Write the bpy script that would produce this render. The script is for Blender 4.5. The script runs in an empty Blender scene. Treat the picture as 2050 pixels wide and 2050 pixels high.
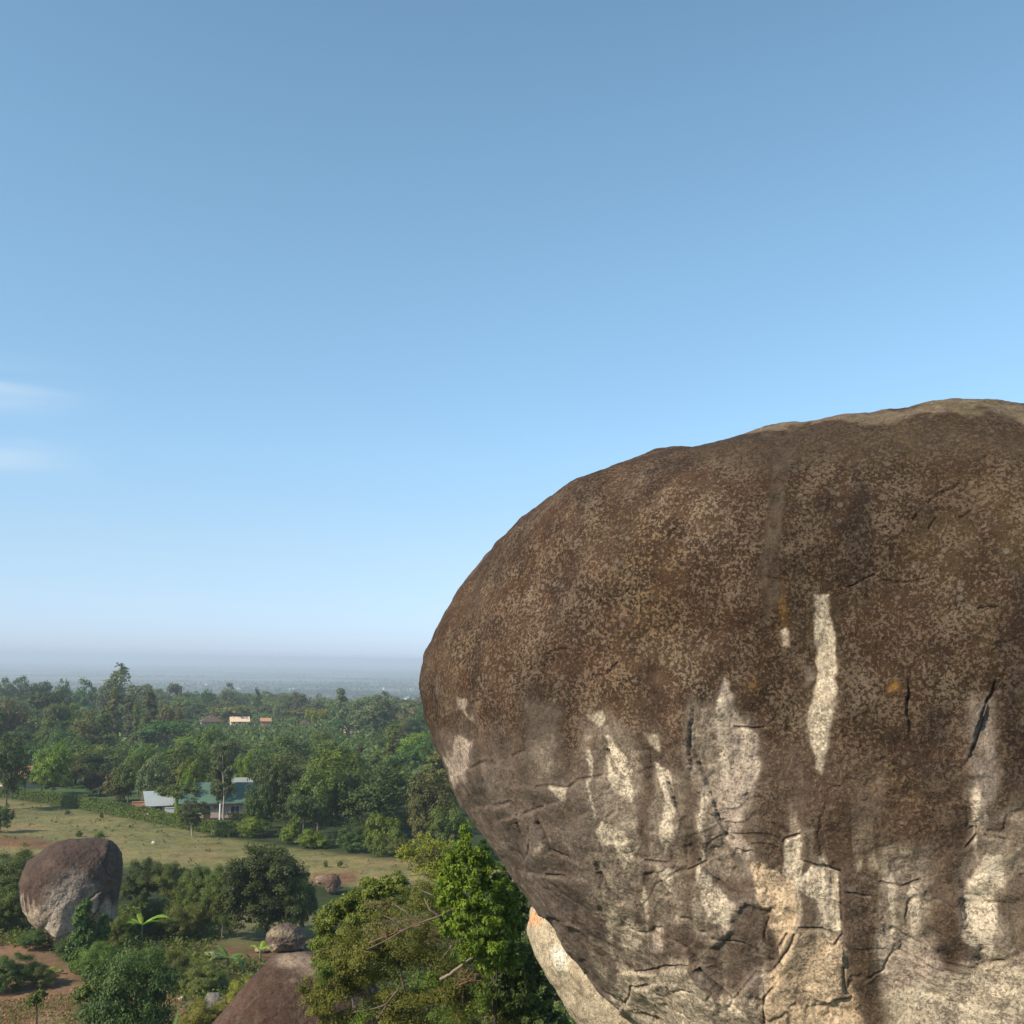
import bpy, math, random
import numpy as np
from mathutils import Matrix, Vector

sc = bpy.context.scene
rng = np.random.default_rng(7)
random.seed(7)
R = math.radians

# ------------------------------------------------------------------ camera, sky, sun, exposure
EYE = np.array([0.0, 0.0, 26.0])
PITCH, ROLL, TAN = R(7.72), R(0.80), 0.4663
cd = bpy.data.cameras.new('camera'); cam = bpy.data.objects.new('camera', cd)
sc.collection.objects.link(cam); sc.camera = cam
cd.sensor_width = 36.0; cd.sensor_height = 36.0; cd.lens = 18.0 / TAN
cd.clip_start = 0.1; cd.clip_end = 90000.0
CM = Matrix.Rotation(R(90) + PITCH, 3, 'X') @ Matrix.Rotation(ROLL, 3, 'Z')
cam.matrix_world = Matrix.Translation(Vector(EYE)) @ CM.to_4x4()
CN = np.array(CM)

SUN_EL = R(36.0)
sdir = np.array([-0.84, -0.54]); sdir /= np.linalg.norm(sdir)
SUN = np.array([sdir[0] * math.cos(SUN_EL), sdir[1] * math.cos(SUN_EL), math.sin(SUN_EL)])

world = bpy.data.worlds.new('World'); sc.world = world; world.use_nodes = True
nt = world.node_tree; nt.nodes.clear()
def wn(t, **k):
    n = nt.nodes.new(t)
    for a, b in k.items(): setattr(n, a, b)
    return n
sky = wn('ShaderNodeTexSky', sky_type='NISHITA', sun_disc=False)
sky.sun_elevation = SUN_EL; sky.sun_rotation = math.atan2(SUN[0], SUN[1])
sky.altitude = 1400.0; sky.air_density = 1.0; sky.dust_density = 1.2; sky.ozone_density = 2.2
tc = wn('ShaderNodeTexCoord'); sep = wn('ShaderNodeSeparateXYZ')
nt.links.new(tc.outputs['Generated'], sep.inputs[0])
# haze band: the whole sky pales evenly towards the horizon, all the way round
band = wn('ShaderNodeValToRGB')
band.color_ramp.interpolation = 'B_SPLINE'
BAND = [(0.0, (0.44, 0.53, 0.84)), (0.045, (0.51, 0.56, 0.70)), (0.10, (0.64, 0.635, 0.635)), (0.18, (0.74, 0.79, 0.755)), (0.34, (0.88, 0.975, 0.84)), (0.52, (0.90, 1.0, 0.865)), (0.80, (0.87, 1.0, 0.83))]
while len(band.color_ramp.elements) < len(BAND): band.color_ramp.elements.new(0.5)
for e, (p, c) in zip(band.color_ramp.elements, BAND):
    e.position = p; e.color = (*[min(v, 1.0) for v in c], 1)
nt.links.new(sep.outputs['Z'], band.inputs[0])
mul = wn('ShaderNodeMix', data_type='RGBA', blend_type='MULTIPLY'); mul.inputs[0].default_value = 1.0
nt.links.new(sky.outputs[0], mul.inputs[6]); nt.links.new(band.outputs[0], mul.inputs[7])
# thin cirrus wisps low in the sky to the left
mp = wn('ShaderNodeMapping'); mp.inputs['Scale'].default_value = (2.2, 2.2, 24.0); mp.inputs['Location'].default_value = (0.35, 0.0, 1.46)
nt.links.new(tc.outputs['Generated'], mp.inputs[0])
cn = wn('ShaderNodeTexNoise'); cn.inputs['Scale'].default_value = 1.6; cn.inputs['Detail'].default_value = 6.0; cn.inputs['Roughness'].default_value = 0.45
nt.links.new(mp.outputs[0], cn.inputs[0])
cr = wn('ShaderNodeMapRange'); cr.inputs[1].default_value = 0.42; cr.inputs[2].default_value = 0.80; cr.interpolation_type = 'SMOOTHSTEP'
nt.links.new(cn.outputs[0], cr.inputs[0])
wm = wn('ShaderNodeMapRange'); wm.inputs[1].default_value = 0.10; wm.inputs[2].default_value = 0.2; wm.interpolation_type = 'SMOOTHSTEP'
nt.links.new(sep.outputs['Z'], wm.inputs[0])
wm2 = wn('ShaderNodeMapRange'); wm2.inputs[1].default_value = 0.255; wm2.inputs[2].default_value = 0.215; wm2.interpolation_type = 'SMOOTHSTEP'
nt.links.new(sep.outputs['Z'], wm2.inputs[0])
wx = wn('ShaderNodeMapRange'); wx.inputs[1].default_value = -0.33; wx.inputs[2].default_value = -0.46; wx.interpolation_type = 'SMOOTHSTEP'
nt.links.new(sep.outputs['X'], wx.inputs[0])
def mth(a, b, op='MULTIPLY'):
    m = wn('ShaderNodeMath', operation=op)
    for i, v in enumerate((a, b)):
        if isinstance(v, float): m.inputs[i].default_value = v
        else: nt.links.new(v, m.inputs[i])
    return m.outputs[0]
cloud = mth(mth(mth(cr.outputs[0], wm.outputs[0]), mth(wm2.outputs[0], wx.outputs[0])), 0.85)
cmix = wn('ShaderNodeMix', data_type='RGBA'); cmix.inputs[7].default_value = (3.0, 3.5, 3.9, 1)
nt.links.new(cloud, cmix.inputs[0]); nt.links.new(mul.outputs[2], cmix.inputs[6])
bg = wn('ShaderNodeBackground'); bg.inputs[1].default_value = 0.15
nt.links.new(cmix.outputs[2], bg.inputs[0])
wo = wn('ShaderNodeOutputWorld'); nt.links.new(bg.outputs[0], wo.inputs[0])

sl = bpy.data.lights.new('sun', 'SUN'); sun = bpy.data.objects.new('sun', sl); sc.collection.objects.link(sun)
sl.energy = 3.3; sl.angle = R(0.5); sl.color = (1.0, 0.91, 0.79)
sun.rotation_euler = Vector(SUN).to_track_quat('Z', 'Y').to_euler()
vs = sc.view_settings; vs.view_transform = 'Standard'; vs.look = 'None'; vs.gamma = 1.0; vs.exposure = 0.72; vs.use_curve_mapping = False
cy = sc.cycles; cy.max_bounces = 6; cy.diffuse_bounces = 3; cy.transmission_bounces = 4; cy.volume_bounces = 1; cy.transparent_max_bounces = 8
cy.use_denoising = True

# ------------------------------------------------------------------ helpers
SRC = 2050.0
def ray(X, Y):
    X = np.asarray(X, float); Y = np.asarray(Y, float)
    c = np.stack([(X / (SRC / 2) - 1) * TAN, (1 - Y / (SRC / 2)) * TAN, -np.ones_like(X)], -1)
    return c @ CN.T
def pt(X, Y, d):
    """point in the direction of picture position X, Y at horizontal distance d"""
    r = ray(X, Y); return EYE + r * (d / math.hypot(r[0], r[1]))
def project(P):
    c = (np.asarray(P) - EYE) @ CN
    w = np.where(c[..., 2] < -1e-6, -c[..., 2], 1e-6)
    X = (c[..., 0] / w / TAN + 1) * SRC / 2; Y = (1 - c[..., 1] / w / TAN) * SRC / 2
    X = np.where(c[..., 2] < -1e-6, X, -9e5)
    return X, Y

def _h(ix, iy, iz, s):
    h = (ix.astype(np.int64) * 374761393 + iy.astype(np.int64) * 668265263 + iz.astype(np.int64) * 2147483647 + s * 974634777) & 0xFFFFFFFF
    h = ((h ^ (h >> 13)) * 1274126177) & 0xFFFFFFFF
    h = ((h ^ (h >> 16)) * 2246822519) & 0xFFFFFFFF
    return ((h ^ (h >> 15)) & 0xFFFF) / 65535.0
def vnoise(P, scale, seed=0):
    """smooth value noise in -1..1"""
    Q = np.asarray(P, float) * scale + 1000.5
    I = np.floor(Q); F = Q - I; F = F * F * F * (F * (F * 6 - 15) + 10); I = I.astype(np.int64)
    x, y, z = I[..., 0], I[..., 1], I[..., 2]; fx, fy, fz = F[..., 0], F[..., 1], F[..., 2]
    def L(a, b, t): return a + (b - a) * t
    v = L(L(L(_h(x, y, z, seed), _h(x + 1, y, z, seed), fx), L(_h(x, y + 1, z, seed), _h(x + 1, y + 1, z, seed), fx), fy),
          L(L(_h(x, y, z + 1, seed), _h(x + 1, y, z + 1, seed), fx), L(_h(x, y + 1, z + 1, seed), _h(x + 1, y + 1, z + 1, seed), fx), fy), fz)
    return v * 2 - 1
def fbm(P, scale, octs=4, seed=0, gain=0.5):
    t = 0; a = 1.0; n = 0
    for i in range(octs):
        t = t + a * vnoise(P, scale * 2.03 ** i, seed + i * 17); n += a; a *= gain
    return t / n
def sstep(a, b, x):
    t = np.clip((x - a) / (b - a), 0, 1); return t * t * (3 - 2 * t)

# terrain height: a hill under the viewer, a flat shelf with the pasture, then woods, then the wide plain
PR = [0, 3, 8, 20, 40, 58, 66, 82, 115, 190, 300, 500, 800, 950, 1300, 2000, 3500, 8000, 70000]
PZ = [-1.8, -2.3, -4.6, -9.0, -16.4, -21.3, -22.2, -22.9, -23.4, -24.6, -26.6, -29.6, -33.5, -39, -58, -80, -92, -96, -110]
def ground(x, y):
    x = np.asarray(x, float); y = np.asarray(y, float)
    r = np.hypot(x, y)
    z = np.interp(np.log(r + 3), np.log(np.array(PR) + 3.0), PZ)
    P = np.stack([x, y, np.zeros_like(x)], -1)
    z = z + 0.5 * fbm(P, 0.02, 3, 3) * np.clip(r / 60, 0, 1) + 0.16 * fbm(P, 0.22, 3, 5) * sstep(130, 60, r) + 3.5 * vnoise(P, 0.0022, 9) * sstep(300, 900, r) + 14 * fbm(P, 0.00035, 3, 11) * sstep(2500, 9000, r)
    return EYE[2] + z
def gp(X, Y, lo=12.0, hi=9000.0):
    r = ray(X, Y); r = r / math.hypot(r[0], r[1])
    d = np.exp(np.linspace(math.log(lo), math.log(hi), 3000))
    Q = EYE + r * d[:, None]
    below = np.nonzero(Q[:, 2] < ground(Q[:, 0], Q[:, 1]))[0]
    k = below[0] if len(below) else len(d) - 1
    q = Q[k].copy(); q[2] = float(ground(q[0], q[1])); return q
def gdist(X, Y):
    q = gp(X, Y); return math.hypot(q[0], q[1])

def mesh_np(name, V, F, mat=None, smooth=False, face_attr=None, vert_attr=None, vert_col=None):
    V = np.ascontiguousarray(V, dtype=np.float32); F = np.ascontiguousarray(F, dtype=np.int32)
    me = bpy.data.meshes.new(name); k = F.shape[1]; n = len(F)
    me.vertices.add(len(V)); me.vertices.foreach_set('co', V.ravel())
    me.loops.add(n * k); me.loops.foreach_set('vertex_index', F.ravel())
    me.polygons.add(n); me.polygons.foreach_set('loop_start', np.arange(0, n * k, k, dtype=np.int32))
    me.update(calc_edges=True)
    me.polygons.foreach_set('use_smooth', np.full(n, smooth, dtype=bool))
    for nm, a in (face_attr or {}).items():
        at = me.attributes.new(nm, 'FLOAT', 'FACE'); at.data.foreach_set('value', np.ascontiguousarray(a, dtype=np.float32))
    for nm, a in (vert_attr or {}).items():
        at = me.attributes.new(nm, 'FLOAT', 'POINT'); at.data.foreach_set('value', np.ascontiguousarray(a, dtype=np.float32))
    for nm, a in (vert_col or {}).items():
        at = me.attributes.new(nm, 'FLOAT_COLOR', 'POINT')
        at.data.foreach_set('color', np.ascontiguousarray(np.concatenate([a, np.ones((len(a), 1))], 1), dtype=np.float32).ravel())
    if mat is not None: me.materials.append(mat)
    return me
def link(name, me, parent=None, loc=None):
    o = bpy.data.objects.new(name, me); sc.collection.objects.link(o)
    if loc is not None: o.location = loc
    if parent is not None: o.parent = parent
    return o
def tag(o, label=None, cat=None, group=None, kind=None):
    if label: o['label'] = label
    if cat: o['category'] = cat
    if group: o['group'] = group
    if kind: o['kind'] = kind
    return o
def empty(name, loc, rz=0.0, label=None, cat=None, group=None):
    o = bpy.data.objects.new(name, None); sc.collection.objects.link(o); o.empty_display_size = 0.5
    o.location = loc; o.rotation_euler = (0, 0, rz); return tag(o, label, cat, group)
class MB:
    def __init__(s): s.v = []; s.q = []; s.n = 0
    def add(s, V, F):
        V = np.asarray(V, float); F = np.asarray(F, int)
        if F.shape[1] == 3: F = np.concatenate([F, F[:, 2:3]], 1)
        s.v.append(V); s.q.append(F + s.n); s.n += len(V); return s
    def box(s, x0, x1, y0, y1, z0, z1):
        V = [(x, y, z) for z in (z0, z1) for x, y in ((x0, y0), (x1, y0), (x1, y1), (x0, y1))]
        return s.add(V, [(3, 2, 1, 0), (4, 5, 6, 7), (0, 1, 5, 4), (1, 2, 6, 5), (2, 3, 7, 6), (3, 0, 4, 7)])
    def poly(s, V, faces):
        for f in faces:
            f = list(f)
            while len(f) < 4: f.append(f[-1])
            s.add([V[i] for i in f], [(0, 1, 2, 3)])
        return s
    def tube(s, pts, rad, seg=6):
        pts = np.asarray(pts, float); m = len(pts); rad = np.broadcast_to(np.asarray(rad, float), (m,))
        t = np.gradient(pts, axis=0); t /= np.linalg.norm(t, axis=1, keepdims=True) + 1e-9
        ref = np.array([0.31, 0.22, 0.93]); a = np.cross(t, ref); a /= np.linalg.norm(a, axis=1, keepdims=True) + 1e-9
        b = np.cross(t, a); th = np.linspace(0, 2 * np.pi, seg, endpoint=False)
        V = pts[:, None] + rad[:, None, None] * (a[:, None] * np.cos(th)[None, :, None] + b[:, None] * np.sin(th)[None, :, None])
        F = [(i * seg + j, i * seg + (j + 1) % seg, (i + 1) * seg + (j + 1) % seg, (i + 1) * seg + j) for i in range(m - 1) for j in range(seg)]
        s.add(V.reshape(-1, 3), F)
        return s
    def mesh(s, name, mat, smooth=False):
        V = np.concatenate(s.v); Q = np.concatenate(s.q)
        me = bpy.data.meshes.new(name)
        me.from_pydata([tuple(v) for v in V.tolist()], [], [tuple(dict.fromkeys(q)) for q in Q.tolist()])
        if smooth: me.polygons.foreach_set('use_smooth', np.ones(len(me.polygons), dtype=bool))
        me.materials.append(mat); me.update(); return me
    def build(s, name, mat, parent=None, smooth=False): return link(name, s.mesh(name, mat, smooth), parent)

# ------------------------------------------------------------------ materials
def mat_new(name):
    m = bpy.data.materials.new(name); m.use_nodes = True; t = m.node_tree; t.nodes.clear()
    return m, t, t.nodes, t.links
def N(t, ty, **k):
    n = t.nodes.new(ty)
    for a, b in k.items(): setattr(n, a, b)
    return n
def ramp(t, fac, stops, interp='LINEAR'):
    r = N(t, 'ShaderNodeValToRGB'); r.color_ramp.interpolation = interp
    while len(r.color_ramp.elements) < len(stops): r.color_ramp.elements.new(0.5)
    for e, (p, c) in zip(r.color_ramp.elements, stops): e.position = p; e.color = (*c, 1)
    t.links.new(fac, r.inputs[0]); return r.outputs[0]
def mixc(t, f, a, b, mode='MIX'):
    m = N(t, 'ShaderNodeMix', data_type='RGBA', blend_type=mode)
    for i, v in ((0, f), (6, a), (7, b)):
        if isinstance(v, (float, int)): m.inputs[i].default_value = v
        elif isinstance(v, tuple): m.inputs[i].default_value = (*v, 1)
        else: t.links.new(v, m.inputs[i])
    return m.outputs[2]
def mt(t, op, a, b=0.0, c=None):
    m = N(t, 'ShaderNodeMath', operation=op)
    for i, v in enumerate((a, b) if c is None else (a, b, c)):
        if isinstance(v, (float, int)): m.inputs[i].default_value = v
        else: t.links.new(v, m.inputs[i])
    return m.outputs[0]
def noise(t, co, scale, detail=4, rough=0.55, dist=0.0, lac=2.0):
    n = N(t, 'ShaderNodeTexNoise'); n.inputs['Scale'].default_value = scale; n.inputs['Detail'].default_value = detail
    n.inputs['Roughness'].default_value = rough; n.inputs['Distortion'].default_value = dist; n.inputs['Lacunarity'].default_value = lac
    t.links.new(co, n.inputs['Vector']); return n.outputs['Fac']
def attr(t, nm, out='Fac'):
    a = N(t, 'ShaderNodeAttribute', attribute_name=nm); return a.outputs[out]
def remap(t, v, a, b, c=0.0, d=1.0, smooth=True):
    m = N(t, 'ShaderNodeMapRange')
    if smooth: m.interpolation_type = 'SMOOTHSTEP'
    t.links.new(v, m.inputs[0])
    for i, x in zip((1, 2, 3, 4), (a, b, c, d)): m.inputs[i].default_value = x
    return m.outputs[0]
def out(t, sh):
    o = N(t, 'ShaderNodeOutputMaterial'); t.links.new(sh, o.inputs['Surface'])
def pbsdf(t, col, rough=0.9, spec=0.25, nrm=None):
    p = N(t, 'ShaderNodeBsdfPrincipled'); p.inputs['Roughness'].default_value = rough; p.inputs['Specular IOR Level'].default_value = spec
    if isinstance(col, tuple): p.inputs['Base Color'].default_value = (*col, 1)
    else: t.links.new(col, p.inputs['Base Color'])
    if nrm is not None: t.links.new(nrm, p.inputs['Normal'])
    return p.outputs[0]
def bump(t, h, dist, strength=1.0, nrm=None):
    b = N(t, 'ShaderNodeBump'); b.inputs['Distance'].default_value = dist; b.inputs['Strength'].default_value = strength
    t.links.new(h, b.inputs['Height'])
    if nrm is not None: t.links.new(nrm, b.inputs['Normal'])
    return b.outputs[0]

_leaf = {}
def leaf_mat(dark, mid, light, name='leaf', trans=0.3, jitter=0.55):
    key = (dark, mid, light, trans)
    dark, mid, light = [tuple(v * q for v, q in zip(c_, (1.70, 1.38, 0.78))) for c_ in (dark, mid, light)]
    if key in _leaf: return _leaf[key]
    m, t, n, l = mat_new(name)
    tint = attr(t, 'tint')
    oi = N(t, 'ShaderNodeObjectInfo')
    c = ramp(t, tint, [(0.0, dark), (0.45, mid), (1.0, light)])
    hs = N(t, 'ShaderNodeHueSaturation')
    l.new(c, hs.inputs['Color'])
    l.new(mt(t, 'MULTIPLY_ADD', oi.outputs['Random'], 0.045, 0.478), hs.inputs['Hue'])
    l.new(mt(t, 'MULTIPLY_ADD', oi.outputs['Random'], jitter, 1.0 - jitter * 0.5), hs.inputs['Value'])
    p = pbsdf(t, hs.outputs[0], 0.55, 0.3)
    tr = N(t, 'ShaderNodeBsdfTranslucent')
    l.new(mixc(t, 1.0, hs.outputs[0], (1.0, 1.15, 0.45), 'MULTIPLY'), tr.inputs[0])
    mx = N(t, 'ShaderNodeMixShader'); mx.inputs[0].default_value = trans
    l.new(p, mx.inputs[1]); l.new(tr.outputs[0], mx.inputs[2]); out(t, mx.outputs[0])
    _leaf[key] = m; return m
LEAF = {
    'dark':   leaf_mat((0.022, 0.040, 0.015), (0.042, 0.070, 0.022), (0.075, 0.115, 0.032), 'dark_leaf'),
    'deep':   leaf_mat((0.026, 0.056, 0.020), (0.045, 0.090, 0.028), (0.075, 0.135, 0.040), 'deep_green_leaf'),
    'mid':    leaf_mat((0.036, 0.064, 0.018), (0.066, 0.108, 0.027), (0.112, 0.165, 0.038), 'mid_leaf'),
    'bright': leaf_mat((0.046, 0.082, 0.013), (0.088, 0.142, 0.018), (0.150, 0.215, 0.028), 'bright_leaf'),
    'olive':  leaf_mat((0.058, 0.074, 0.030), (0.092, 0.115, 0.044), (0.140, 0.160, 0.060), 'olive_leaf'),
    'yellow': leaf_mat((0.085, 0.110, 0.022), (0.150, 0.180, 0.034), (0.220, 0.235, 0.055), 'yellow_green_leaf'),
    'grey':   leaf_mat((0.050, 0.075, 0.048), (0.080, 0.108, 0.066), (0.125, 0.150, 0.095), 'grey_green_leaf'),
    'rust':   leaf_mat((0.045, 0.053, 0.034), (0.082, 0.078, 0.050), (0.135, 0.110, 0.068), 'rust_leaf'),
    'scrub':  leaf_mat((0.050, 0.070, 0.019), (0.090, 0.116, 0.029), (0.150, 0.180, 0.050), 'scrub_leaf', 0.3, 0.0),
    'broad':  leaf_mat((0.038, 0.072, 0.016), (0.075, 0.125, 0.024), (0.130, 0.190, 0.036), 'broad_leaf', 0.3, 0.0),
    'vine':   leaf_mat((0.044, 0.096, 0.014), (0.090, 0.165, 0.022), (0.170, 0.275, 0.042), 'climber_leaf', 0.4, 0.0),
    'dry':    leaf_mat((0.080, 0.064, 0.048), (0.130, 0.110, 0.082), (0.190, 0.170, 0.130), 'dry_leaf'),
    'twig':   leaf_mat((0.046, 0.066, 0.018), (0.082, 0.110, 0.028), (0.135, 0.165, 0.045), 'fine_leaf'),
}
def bark_mat(a, b, name):
    m, t, n, l = mat_new(name); co = N(t, 'ShaderNodeTexCoord').outputs['Object']
    f = noise(t, co, 3.0, 5, 0.6, 1.0); out(t, pbsdf(t, mixc(t, f, a, b), 0.9, 0.2, bump(t, noise(t, co, 14.0), 0.02))); return m
BARK = bark_mat((0.075, 0.055, 0.04), (0.20, 0.165, 0.13), 'bark')
TWIGB = bark_mat((0.10, 0.07, 0.05), (0.24, 0.17, 0.12), 'twig_bark')
BRB = bark_mat((0.20, 0.14, 0.09), (0.36, 0.27, 0.18), 'weathered_wood')
PALE = bark_mat((0.24, 0.18, 0.13), (0.46, 0.38, 0.30), 'pale_bark')
DARKB = bark_mat((0.035, 0.026, 0.02), (0.09, 0.07, 0.055), 'dark_bark')

def rock_mat(name, stain='stain', lich='lichen', scale=1.0, bumpd=0.016):
    m, t, n, l = mat_new(name); co = N(t, 'ShaderNodeTexCoord').outputs['Object']
    base = attr(t, stain, 'Color'); la = attr(t, lich)
    big = noise(t, co, 0.9 * scale, 5, 0.6); fine = noise(t, co, 34 * scale, 4, 0.65); mid = noise(t, co, 7 * scale, 5, 0.6)
    col = mixc(t, 1.0, base, ramp(t, mid, [(0.3, (0.72, 0.70, 0.68)), (0.7, (1.28, 1.26, 1.22))]), 'MULTIPLY')
    col = mixc(t, 1.0, col, ramp(t, fine, [(0.30, (0.40, 0.39, 0.38)), (0.47, (0.95, 0.95, 0.95)), (0.75, (1.42, 1.38, 1.33))]), 'MULTIPLY')  # low end paints the shadows of small pits in as dark speckles
    # crusty lichen: small tan crumbs on the dark skin
    l1 = mt(t, 'MULTIPLY_ADD', noise(t, co, 62 * scale, 2.0, 0.5), 0.30, mt(t, 'MULTIPLY_ADD', noise(t, co, 24 * scale, 4.0, 0.68, 0.25), 0.95, -0.125)); l2 = noise(t, co, 2.6 * scale, 4, 0.6)
    thr = mt(t, 'MULTIPLY_ADD', l2, 0.34, -0.17)
    lm = mt(t, 'ADD', l1, thr)
    crumb = mt(t, 'MULTIPLY', remap(t, lm, 0.485, 0.535), la)
    lcol = ramp(t, noise(t, co, 1.3 * scale, 3), [(0.3, (0.195, 0.120, 0.074)), (0.5, (0.215, 0.145, 0.092)), (0.72, (0.245, 0.185, 0.122))])
    lcol = mixc(t, 1.0, lcol, ramp(t, noise(t, co, 45 * scale, 2, 0.6), [(0.3, (0.65, 0.63, 0.6)), (0.7, (1.45, 1.42, 1.38))]), 'MULTIPLY')
    lcol = mixc(t, attr(t, 'warm'), lcol, (0.30, 0.185, 0.075))
    col = mixc(t, mt(t, 'MULTIPLY', crumb, 0.68), col, lcol)
    dk = mt(t, 'MULTIPLY', remap(t, mt(t, 'ADD', l1, mt(t, 'MULTIPLY_ADD', noise(t, co, 4.5 * scale, 4, 0.65), 0.6, -0.3)), 0.50, 0.60), mt(t, 'SUBTRACT', 1.0, la))
    col = mixc(t, mt(t, 'MULTIPLY', dk, 0.62), col, (0.085, 0.058, 0.038))
    spot = N(t, 'ShaderNodeTexVoronoi'); spot.inputs['Scale'].default_value = 6.5 * scale; l.new(co, spot.inputs['Vector'])
    sp = mt(t, 'MULTIPLY', remap(t, mt(t, 'MULTIPLY_ADD', l1, 0.5, mt(t, 'SUBTRACT', spot.outputs['Distance'], 0.25)), 0.26, 0.17), mt(t, 'MULTIPLY', remap(t, noise(t, co, 1.9 * scale, 2), 0.50, 0.60), la))
    col = mixc(t, mt(t, 'MULTIPLY', sp, 0.45), col, (0.30, 0.25, 0.19))
    h = mt(t, 'ADD', mt(t, 'MULTIPLY', crumb, 1.3), mt(t, 'MULTIPLY', fine, 1.0))
    nb = bump(t, h, bumpd, 0.9)
    nb = bump(t, noise(t, co, 5 * scale, 6, 0.65, 0.6), 0.05 / scale, 0.8, nb)
    out(t, pbsdf(t, col, 0.92, 0.2, nb)); return m

def ground_mat():
    m, t, n, l = mat_new('ground'); co = N(t, 'ShaderNodeTexCoord').outputs['Object']
    base = attr(t, 'soil', 'Color')
    f1 = noise(t, co, 0.35, 6, 0.65); f2 = noise(t, co, 3.0, 5, 0.7); f3 = noise(t, co, 0.05, 5, 0.6)
    col = mixc(t, 1.0, base, ramp(t, f1, [(0.3, (0.55, 0.64, 0.55)), (0.5, (0.92, 0.92, 0.92)), (0.7, (1.25, 1.15, 1.08))]), 'MULTIPLY')
    col = mixc(t, 1.0, col, ramp(t, f2, [(0.3, (0.66, 0.68, 0.66)), (0.52, (1.02, 1, 1)), (0.72, (1.3, 1.25, 1.2))]), 'MULTIPLY')
    col = mixc(t, 1.0, col, ramp(t, f3, [(0.35, (0.82, 0.9, 0.8)), (0.65, (1.15, 1.06, 1.05))]), 'MULTIPLY')
    out(t, pbsdf(t, col, 0.95, 0.1, bump(t, f2, 0.12, 0.7))); return m
def plain_mat(name, a, b=None, rough=0.8, sc_=6.0, spec=0.25):
    m, t, n, l = mat_new(name); co = N(t, 'ShaderNodeTexCoord').outputs['Object']
    b = b or tuple(v * 0.78 for v in a)
    out(t, pbsdf(t, mixc(t, noise(t, co, sc_, 5, 0.65), b, a), rough, spec)); return m
def sheet_mat(name, a, b):
    """corrugated roofing sheets"""
    m, t, n, l = mat_new(name); co = N(t, 'ShaderNodeTexCoord').outputs['Object']
    w = N(t, 'ShaderNodeTexWave'); w.inputs['Scale'].default_value = 2.6; w.bands_direction = 'X'; l.new(co, w.inputs['Vector'])
    c = mixc(t, noise(t, co, 1.2, 5, 0.7), a, b)
    out(t, pbsdf(t, c, 0.45, 0.5, bump(t, w.outputs['Fac'], 0.03, 0.6))); return m

# ------------------------------------------------------------------ the ground
def inpoly(X, Y, poly, soft=0.0):
    """signed: >0 inside; distance in picture units to the outline, softened to 0..1"""
    X = np.asarray(X, float); Y = np.asarray(Y, float); P = np.asarray(poly, float); ins = np.zeros(X.shape, bool); dmin = np.full(X.shape, 1e9)
    for i in range(len(P)):
        x0, y0 = P[i]; x1, y1 = P[(i + 1) % len(P)]
        c = ((y0 > Y) != (y1 > Y)) & (X < (x1 - x0) * (Y - y0) / ((y1 - y0) if y1 != y0 else 1e-9) + x0); ins ^= c
        L2 = (x1 - x0) ** 2 + (y1 - y0) ** 2 + 1e-9; t = np.clip(((X - x0) * (x1 - x0) + (Y - y0) * (y1 - y0)) / L2, 0, 1)
        dmin = np.minimum(dmin, np.hypot(X - x0 - t * (x1 - x0), Y - y0 - t * (y1 - y0)))
    s = np.where(ins, dmin, -dmin)
    return s if soft == 0 else sstep(-soft, soft, s)
ang = np.concatenate([np.arange(-33, 12, 0.17), np.arange(12, 34, 0.6), np.arange(34, 327, 3.5)])
ang = np.radians(ang)
rad = [0.6]
while rad[-1] < 68000: rad.append(rad[-1] * (1.0165 if 30 < rad[-1] < 1200 else 1.035))
rad = np.array(rad)
A, RR = np.meshgrid(ang, rad)
gx = RR * np.sin(A); gy = RR * np.cos(A); gz = ground(gx, gy)
GV = np.stack([gx, gy, gz], -1).reshape(-1, 3); na = len(ang); nr = len(rad)
i, j = np.meshgrid(np.arange(nr - 1), np.arange(na), indexing='ij'); jn = (j + 1) % na
GF = np.stack([i * na + j, (i + 1) * na + j, (i + 1) * na + jn, i * na + jn], -1).reshape(-1, 4)[:, ::-1]
px, py = project(GV)
rr = np.hypot(GV[:, 0], GV[:, 1])
wob = 9 * fbm(GV, 0.09, 3, 31)
pxw, pyw = px + wob * 2, py + wob * 0.5
col = np.zeros((len(GV), 3)); col[:] = (0.045, 0.060, 0.022)
def lay(c, m):
    m = np.clip(m, 0, 1)[:, None]; col[:] = col * (1 - m) + np.array(c) * m
n1 = fbm(GV, 0.06, 4, 41); n2 = fbm(GV, 0.35, 3, 43); nf = fbm(GV, 0.0035, 3, 47)
near = rr < 108
lay((0.115, 0.080, 0.045), near * sstep(-0.25, 0.25, n1))
lay((0.055, 0.085, 0.028), near * sstep(0.0, 0.3, n2) * 0.7)
PASTURE = [(-400, 1575), (0, 1597), (90, 1610), (200, 1628), (330, 1652), (470, 1682), (600, 1700), (700, 1712), (800, 1722), (1100, 1735), (1300, 1790), (1100, 1785), (900, 1775), (800, 1775), (700, 1775), (600, 1760), (440, 1745), (250, 1735), (120, 1715), (0, 1712), (-400, 1712)]
pm = inpoly(pxw, pyw, PASTURE, 5.0) * (rr > 60)
lay((0.235, 0.200, 0.085), pm)
lay((0.150, 0.165, 0.062), pm * sstep(-0.15, 0.35, n1) * 0.55)
lay((0.24, 0.165, 0.085), pm * sstep(0.05, 0.4, fbm(GV, 0.12, 3, 51)) * 0.5)
lay((0.19, 0.105, 0.055), inpoly(pxw, pyw, [(-400, 1665), (0, 1673), (70, 1676), (118, 1688), (100, 1700), (0, 1693), (-400, 1692)], 4) * (rr > 60))
lay((0.23, 0.12, 0.065), inpoly(pxw, pyw, [(630, 1748), (720, 1745), (715, 1765), (660, 1775), (620, 1770)], 6) * (rr > 60))
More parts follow.
